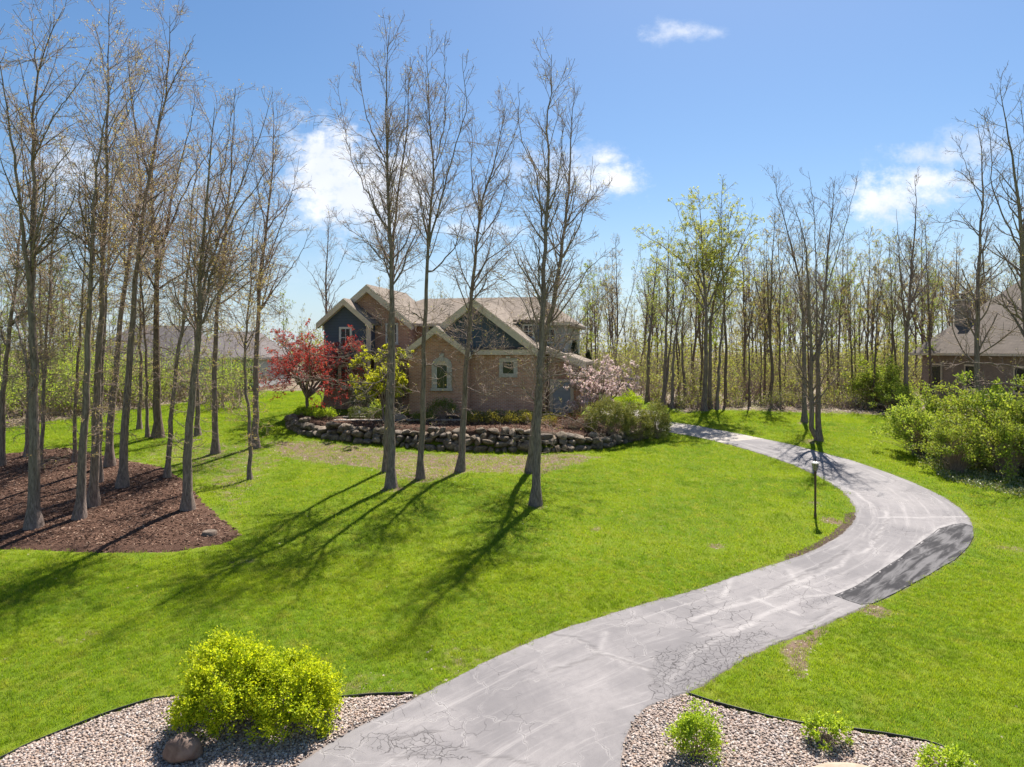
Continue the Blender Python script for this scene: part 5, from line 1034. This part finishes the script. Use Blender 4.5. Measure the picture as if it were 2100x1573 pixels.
shrub('barberry_shrub', 'twiggy purple brown shrub spilling over the right end of the boulder wall', at(1178, 0, 32.9), shrub_meshes(255, 1.15, .7, .72, 1500, .05, M_L_PURP, 110, .13, 60, .009, M_TWIG_R))
shrub('barberry_shrub', 'sparse twiggy shrub between the barberry and the rounded bushes', at(1212, 0, 33.4), shrub_meshes(256, .8, .6, 1.1, 700, .05, M_L_JUN, 90, .12, 60, .009, M_TWIG))
for k, (u, dd, s, lab) in enumerate(((815, 35.2, .42, 'pale boulder by the porch at the garage corner'), (823, 34.9, .3, 'smaller pale rock in front of the porch boulder'), (1190, 34.0, .45, 'flat pale boulder among shrubs near the grey door'))):
    x, y, z = at(u, 0, dd); o = put('garden_rock', rockmesh('garden_rock', 320 + k, 3, s, s * .7, s * .6, M_BOULD2, .12, 5), None, (x, y, z + s * .25)); tag(o, lab, 'rock')

def tree_simple(name, label, loc, height, seed, nst, spread, leafn, leafm_, leafs, fork=.25, r=.09, group=None, up=.03, l1len=.42, bark=None, dense=1.0, leafspread=.06, wob=.07, parts=True, l1=3.0, stemf=.75):
    rng = np.random.default_rng(seed); loc = np.array(loc, float); st = []
    zf = height * fork; base = np.zeros(3); P = np.linspace(0, 1, 6)[:, None] * np.array([rng.normal(0, .05), rng.normal(0, .05), zf]) + [0, 0, -.05]
    st.append((P + loc, np.linspace(r, r * .85, 6), .95))
    for k in range(nst):
        a = 2 * pi * k / nst + rng.uniform(-.4, .4); sp = spread * rng.uniform(.5, 1.0); n = 12; t = np.linspace(0, 1, n)
        hh = (height - zf) * rng.uniform(.7, 1.0); Q = np.stack([cos(a) * sp * t ** .85, sin(a) * sp * t ** .85, zf + hh * t], 1) + np.r_[np.zeros((1, 3)), rng.normal(0, .05, (n - 1, 3))]; Q[0] = P[-1]
        st.append((Q + loc, r * stemf * (1 - .88 * t), .15))
    return tree(name, label, group, st, seed, loc, l1=l1, l1len=l1len, up=up, dense=dense, bud=leafn, budm=leafm_, budsize=leafs, bark=bark, wobble=wob)
x, y, z = at(631, 846, 37.0)
rm = tree_simple('red_maple', 'small maple with crimson leaves at the left house corner', (x, y, z), 4.6, 61, 11, 2.8, 12500, M_L_RED, .095, .20, .10, None, -.005, .62, None, 1.0, .06, .12)
x, y, z = at(787, 0, 34.75)
tree_simple('yellow_shrub_tree', 'small tree with yellow spring leaves in front of the porch', (x, y, z), 3.9, 62, 9, 1.5, 14000, M_L_FORS, .09, .2, .06, None, .02, .42, None, 1.0)
x, y, z = at(1228, 0, 36.5)
tree_simple('magnolia_tree', 'magnolia with pale pink blossom in front of the apron', (x, y, z), 3.2, 63, 11, 2.2, 19000, M_L_PINK, .10, .12, .07, None, .02, .45, None, 1.0)
rng = np.random.default_rng(64)
for k, (u, dd, h, lab) in enumerate(((1178, 42.0, 3.9, 'dark conical evergreen right of the grey siding wall'), (1206, 43.5, 3.2, 'shorter dark evergreen right of the conical one'))):
    x, y, z = at(u, 0, dd); n = 7000; tz = rng.uniform(0, 1, n) ** 1.2; ang_ = rng.uniform(0, 6.28, n); rr = (1 - tz) * .95 * rng.uniform(.55, 1.05, n) + .03; S = np.c_[rr * np.cos(ang_), rr * np.sin(ang_), .2 + tz * h]
    S[:, 2] += .08 * np.sin(ang_ * 5 + tz * 30); V, Q = leafquads(rng, S, .10, .35, np.c_[np.cos(ang_), np.sin(ang_), -.2 * np.ones(n)])
    r = empty('evergreen_tree', (x, y, z)); tag(r, lab, 'tree'); put('crown', mk('crown', V, Q, mats=[M_L_DARK]), r)
    V, Q = tubes(np.array([[[0, 0, -.05], [0, 0, h * .5], [0, 0, h]]]), np.array([[.1, .06, .01]]), 7); put('trunk', mk('trunk', V, Q, mats=[M_BARK_B], smooth=True), r)

# shrubs along the right edge of the lawn
GS = 'green shrubs at the right wood edge'
big = [shrub_meshes(260 + i, 1.6, 1.4, 2.6, 6500, .12, [M_L_SPR, M_L_THK, M_L_THK][i], 85, .15, 60, .016, M_TWIG_R, .2, (.4, 1.25)) for i in range(3)]
for k, (u, dd, i, s, lab) in enumerate(((1885, 30.5, 0, .85, 'leftmost leafy shrub of the right edge thicket by the grass'), (1935, 31.5, 2, 1.0, 'leafy shrub second from the left in the right edge thicket'), (1990, 29.0, 1, .95, 'bright green shrub in the middle of the right edge thicket'), (2045, 29.5, 0, 1.2, 'tall green shrub in front of the brown roofed house'), (2100, 28.0, 1, 1.25, 'bright green shrub cut by the right picture edge'), (2065, 26.5, 2, .85, 'lower shrub at the front of the right edge thicket'), (1800, 43.0, 2, 1.15, 'round leafy shrub on the leaf litter left of the twin stemmed tree'), (1840, 41.0, 0, .8, 'low shrub at the foot of the twin stemmed tree'), (1960, 27.3, 2, .75, 'twiggy shrub behind the ivy at the right lawn corner'))):
    shrub('thicket_shrub', lab, at(u, 0, dd), big[i], GS, 'shrub', k * 1.7, (s, s, s * (1.02 if dd < 33 else .95)))
IVY = gpl([(1875, 935), (1905, 950), (1940, 985), (2000, 1000), (2060, 1012), (2140, 1030), (2220, 990), (2150, 940), (2050, 925), (1950, 925)])
rng = np.random.default_rng(70); lo, hi = IVY.min(0), IVY.max(0); S = rng.uniform(lo, hi, (30000, 2)); S = S[sdist(S, IVY) > -.1][:11000]; z = zbase(S[:, 0], S[:, 1]) + rng.uniform(.02, .22, len(S)) * (.6 + .4 * np.sin(S[:, 0] * 3) * np.cos(S[:, 1] * 2.5)); V, Q = leafquads(rng, np.c_[S, z], .08, .8)
tag(put('ivy', mk('ivy', V, Q, mats=[M_L_IVY])), 'ivy ground cover in front of the right edge thicket', 'ground cover', kind='stuff')

# ------------------------------------------------------------------ woods
def wood_mesh(seed, h, r, leafn, lm, leafs, fork, spread, l1, nst):
    n0 = set(o.name for o in bpy.data.objects)
    rg = np.random.default_rng(seed + 9); n = 16; t = np.linspace(0, 1, n); st = []
    P = np.stack([np.cumsum(rg.normal(0, .05, n)) * h * .06, np.cumsum(rg.normal(0, .05, n)) * h * .06, -.05 + h * t], 1); P[:, :2] -= P[0, :2]; R = r * (1 - .93 * t ** .85); st.append((P, R, fork))
    for k in range(nst):
        q = rg.uniform(fork * .7, .75); i0 = int(q * (n - 1)); a = rg.uniform(0, 6.28); L = (1.05 - q) * h * rg.uniform(.55, .85); tt2 = np.linspace(0, 1, 12); sp = spread * rg.uniform(.5, 1)
        Q = P[i0] + np.stack([cos(a) * sp * tt2 ** .8, sin(a) * sp * tt2 ** .8, L * tt2], 1) + np.r_[np.zeros((1, 3)), rg.normal(0, .04, (11, 3))]; st.append((Q, R[i0] * .6 * (1 - .9 * tt2), .1))
    rt = tree('proto', None, None, st, seed, (0, 0, 0), l1=l1, l1len=.27, up=.075, ang=(26, 58), dense=.9, bud=leafn, budm=lm, budsize=leafs, bark=M_BARK_B, wobble=.12, twr=.009)
    tr, cr = [c for c in rt.children if c.name.startswith('trunk')][0], [c for c in rt.children if c.name.startswith('crown')][0]
    bm = bmesh.new(); bm.from_mesh(tr.data); 
    for f in bm.faces: f.material_index = 0; f.smooth = True
    k = len(bm.faces); bm.from_mesh(cr.data); bm.faces.ensure_lookup_table()
    for f in bm.faces[k:]: f.material_index += 1; f.smooth = True
    me = bpy.data.meshes.new('woodland_tree'); bm.to_mesh(me); bm.free()
    for m in (M_BARK_B, M_TWIG, lm): me.materials.append(m)
    for o in (tr, cr, rt): bpy.data.objects.remove(o)
    return me
WM = [wood_mesh(400, 12.5, .105, 1500, M_L_SPR, .075, .42, 2.4, 2.6, 4), wood_mesh(401, 11, .085, 1000, M_L_BUD, .07, .5, 1.5, 2.2, 3), wood_mesh(402, 9.5, .065, 1900, M_L_SPR, .08, .35, 1.8, 2.2, 3), wood_mesh(403, 13.0, .12, 1100, M_L_TAN, .075, .45, 2.6, 2.2, 4), wood_mesh(404, 7.0, .04, 2000, M_L_WOOD, .09, .25, 1.2, 2.6, 3), wood_mesh(405, 8.0, .05, 1000, M_L_BUD, .075, .4, 1.0, 2.4, 2)]
rng = np.random.default_rng(77); placed = []
HOUSES = [(-11.5, 4.5, 34, 49.5), (-40, -20, 57, 70), (29, 46, 34, 53)]
def ok(x, y, dmin):
    for a, b, c, e in HOUSES:
        if a < x < b and c < y < e: return False
    for q in placed:
        if (q[0] - x) ** 2 + (q[1] - y) ** 2 < dmin * dmin: return False
    return True
ORD = 'first second third fourth fifth sixth seventh eighth ninth tenth eleventh twelfth thirteenth fourteenth fifteenth sixteenth seventeenth eighteenth nineteenth twentieth twenty-first twenty-second twenty-third twenty-fourth twenty-fifth twenty-sixth'.split()
def woods(n, u0, u1, d0, d1, kinds, label, group, dmin=1.5, smin=.8, smax=1.15, filt=None):
    c = 0; tries = 0; made = []
    while c < n and tries < n * 40:
        tries += 1; dd = math.sqrt(rng.uniform(d0 * d0, d1 * d1)); u = rng.uniform(u0, u1); x = X_(u, dd)
        if not ok(x, dd, dmin) or (filt and not filt(x, dd)): continue
        placed.append((x, dd)); o = put('woodland_tree', WM[kinds[rng.integers(len(kinds))]]); s = rng.uniform(smin, smax); o.location = (x, dd, G(x, dd) - .05); o.scale = (s, s, s * rng.uniform(.9, 1.1)); o.rotation_euler = (rng.normal(0, .035), rng.normal(0, .035), rng.uniform(0, 6.28)); tag(o, label, 'tree', group); made.append(o); c += 1
    if '%s' in label:
        for k, o in enumerate(sorted(made, key=lambda q: q.location.x / q.location.y)): o['label'] = label % ORD[k]
inR = lambda x, y: sdist(np.array([[x, y]]), LITT_R)[0] > .5
inL = lambda x, y: sdist(np.array([[x, y]]), LITT_L)[0] > .5
woods(26, 1230, 1920, 42, 50, [0, 1, 3, 0, 1, 2, 5], 'slim woodland tree, %s from the left along the near edge of the right woods', 'trees at the near edge of the right woods', 1.0, .85, 1.1, inR)
woods(140, 1150, 2120, 50, 100, [0, 1, 2, 3, 1, 3, 5], 'distant slim tree deep in the woods beyond the driveway', 'trees deep in the right woods', 1.3, .85, 1.2, inR)
woods(14, 660, 1190, 56, 85, [0, 2, 1], 'tree behind the brick house, %s from the left above its roof', 'trees behind the house roof', 2.5, .65, .95)
woods(22, -60, 430, 34, 56, [0, 1, 2, 4, 5, 2], 'slim tree, %s from the left in the thicket behind the left grove', 'trees in the left thicket', 1.5, .75, 1.05, inL)
woods(26, -40, 660, 56, 90, [0, 1, 2, 3, 5], 'distant tree, %s from the left beyond the grey roofed neighbour house', 'trees beyond the left neighbour house', 2, .8, 1.2)
woods(10, 1880, 2200, 50, 80, [0, 3, 2], 'distant tree, %s from the left beyond the brown roofed house', 'trees beyond the brown roofed house', 2.5, .8, 1.2)
def undergrowth(label, n, u0, u1, d0, d1, hmin, hmax, per, lm, seed, filt=None, lsize=.13):
    rng = np.random.default_rng(seed); SS, OO, PP = [], [], []; c = tries = 0
    while c < n and tries < n * 30:
        tries += 1; dd = rng.uniform(d0, d1); u = rng.uniform(u0, u1); x = X_(u, dd)
        if any(a - .5 < x < b + .5 and y0 - .5 < dd < y1 + .5 for a, b, y0, y1 in HOUSES) or (filt and not filt(x, dd)): continue
        h = rng.uniform(hmin, hmax); S, out, cp = clump_points(rng, h * .55, h * .55, h, 26, per, .16 + .05 * h, (.3, 1.0)); z = float(zbase(x, dd)); SS.append(S + [x, dd, z]); OO.append(out)
        m = 21; b = np.c_[rng.normal(0, .3, (m, 2)), np.zeros(m)]; t = cp[rng.integers(0, len(cp), m)] * [1, 1, 1] * rng.uniform(.9, 1.5, (m, 1)); PP.append(np.stack([b, b * .5 + t * .5 + rng.normal(0, .12, (m, 3)), t], 1) + [x, dd, z]); c += 1
    S = np.vstack(SS); V, Q = leafquads(rng, S, lsize, .65, np.vstack(OO) * .4); P = np.vstack(PP); V2, Q2 = tubes(P, np.tile([.02, .014, .006], (len(P), 1)), 3)
    me = mk('undergrowth', np.vstack([V, V2]), np.vstack([Q, Q2 + len(V)]), mats=[lm, M_TWIG], mi=np.r_[np.zeros(len(Q), int), np.ones(len(Q2), int)]); tag(put('undergrowth', me), label, 'undergrowth', kind='stuff')
undergrowth('yellow green undergrowth in the woods beyond the driveway', 200, 1160, 2000, 44, 72, .6, 4.6, 230, M_L_WOOD, 81, inR)
undergrowth('low twiggy brush along the near edge of the right woods', 46, 1380, 1850, 41.5, 44.5, .4, 1.2, 160, M_L_WOOD, 82, inR, .09)
undergrowth('yellow green thicket behind the left tree grove', 100, -60, 430, 31, 54, .9, 4.2, 330, M_L_SPR, 83, inL)
undergrowth('leafy brush in front of the grey roofed neighbour house', 60, 120, 500, 42, 55, 1.0, 4.4, 230, M_L_SPR, 85, None, .11)
undergrowth('hazy green brush in the far distance', 260, -120, 2240, 74, 115, 2.0, 7.5, 190, M_L_WOOD, 84, None, .3)

# ------------------------------------------------------------------ small things
b = gp(1672, 1063); b[2] = G(b[0], b[1]); lp = empty('lamp_post', tuple(b)); tag(lp, 'bronze lamp post with glass lantern on the lawn inside the driveway bend', 'lamp post')
x, y, z0 = b
MB().lathe([(.045, z0 - .05), (.045, z0 + .12), (.034, z0 + .16), (.034, z0 + 1.42), (.05, z0 + 1.45), (.03, z0 + 1.49)], (x, y), 12).build('post', M_BRONZE, lp, smooth=False)
def m_lampglass(t): return bsdf(t, (.75, .72, .66), .1, None, .5, **{'Transmission Weight': .85})
M_LGLASS = mat('lantern_glass', m_lampglass)
ln_ = MB().lathe([(.045, z0 + 1.49), (.06, z0 + 1.51), (.10, z0 + 1.72), (.10, z0 + 1.725)], (x, y), 6).build('lantern_glass', M_LGLASS, lp)
rbm = MB()
for k in range(6):
    a = k * pi / 3; rbm.bar((x + .05 * cos(a), y + .05 * sin(a), z0 + 1.49), (x + .108 * cos(a), y + .108 * sin(a), z0 + 1.74), .012)
rbm.build('lantern_rib', M_BRONZE, lp)
MB().lathe([(.125, z0 + 1.735), (.13, z0 + 1.75), (.10, z0 + 1.775), (.05, z0 + 1.80), (.022, z0 + 1.81)], (x, y), 12).build('lantern_cap', plain('pale_metal', (.5, .48, .44), .4, .5, .4), lp)
MB().lathe([(.02, z0 + 1.81), (.03, z0 + 1.835), (.012, z0 + 1.85), (.018, z0 + 1.87), (.004, z0 + 1.93)], (x, y), 8).build('finial', M_BLK, lp)
MB().lathe([(.016, z0 + 1.52), (.016, z0 + 1.60), (.022, z0 + 1.62), (.005, z0 + 1.68)], (x, y), 8).build('bulb', plain('candle_bulb', (.75, .55, .35), .3), lp)
def strip(label, line, h=.032, th=.018):
    L = resample(smoothline(line, 2), step=.12); tg = np.gradient(L, axis=0); tg /= np.linalg.norm(tg, axis=1, keepdims=True); nr = np.stack([-tg[:, 1], tg[:, 0]], 1); z = zbase(L[:, 0], L[:, 1]); n = len(L)
    hh = h * (1 + .4 * np.sin(np.arange(n) * .31)); rows = [np.c_[L - nr * th / 2, z - .03], np.c_[L - nr * th / 2, z + hh], np.c_[L, z + hh + .008], np.c_[L + nr * th / 2, z + hh], np.c_[L + nr * th / 2, z - .03]]
    V = np.stack(rows, 1).reshape(-1, 3); i = (np.arange(n - 1)[:, None] * 5 + np.arange(4)[None]).ravel(); Q = np.stack([i, i + 1, i + 6, i + 5], 1)
    tag(put('garden_edging', mk('garden_edging', V, Q, mats=[M_DKGREY], smooth=True)), label, 'edging')
strip('black plastic edging between the lawn and the left pebble bed', GRAV_L[0:14])
strip('black plastic edging between the right lawn and the pebble bed', GRAV_R[0:10])
b = gp(430, 1097); b[2] = G(b[0], b[1]); stp = empty('tree_stump', tuple(b)); tag(stp, 'low dark tree stump near the front tip of the mulch bed', 'stump')
MB().lathe([(.27, b[2] - .03), (.22, b[2] + .05), (.205, b[2] + .11), (.19, b[2] + .118)], (b[0], b[1]), 14).build('bark', M_BARK_B, stp, smooth=True)
MB().lathe([(.18, b[2] + .12), (.175, b[2] + .126)], (b[0], b[1]), 14).build('cut_face', plain('cut_wood', (.16, .12, .09), .8), stp)
for k, (u, dd, lab) in enumerate(((930, 34.7, 'small white path light under the arched window'), (737, 34.6, 'small path light in front of the clipped hedge'), (672, 35.6, 'small path light left of the front steps'))):
    x, y, z = at(u, 0, dd); pl_ = empty('path_light', (x, y, z)); tag(pl_, lab, 'light')
    MB().lathe([(.012, z - .05), (.012, z + .38)], (x, y), 8).build('stake', M_BLK, pl_); MB().lathe([(.045, z + .38), (.055, z + .5), (.02, z + .52)], (x, y), 10).build('lamp_head', M_WHITE, pl_); MB().lathe([(.075, z + .521), (.01, z + .56)], (x, y), 10).build('cap', M_BLK, pl_)
x, y, z = at(1386, 0, 42.5); lg = put('fallen_log', None) if False else None
V, Q = tubes(np.array([[[-.5, 0, .15], [0, .05, .18], [.6, .1, .15]]]), np.array([[.17, .18, .16]]), 9); o = put('fallen_log', mk('fallen_log', V, Q, mats=[M_BARK_B], smooth=True), None, (x, y, z)); tag(o, 'short dark log lying at the wood edge beyond the apron', 'log')
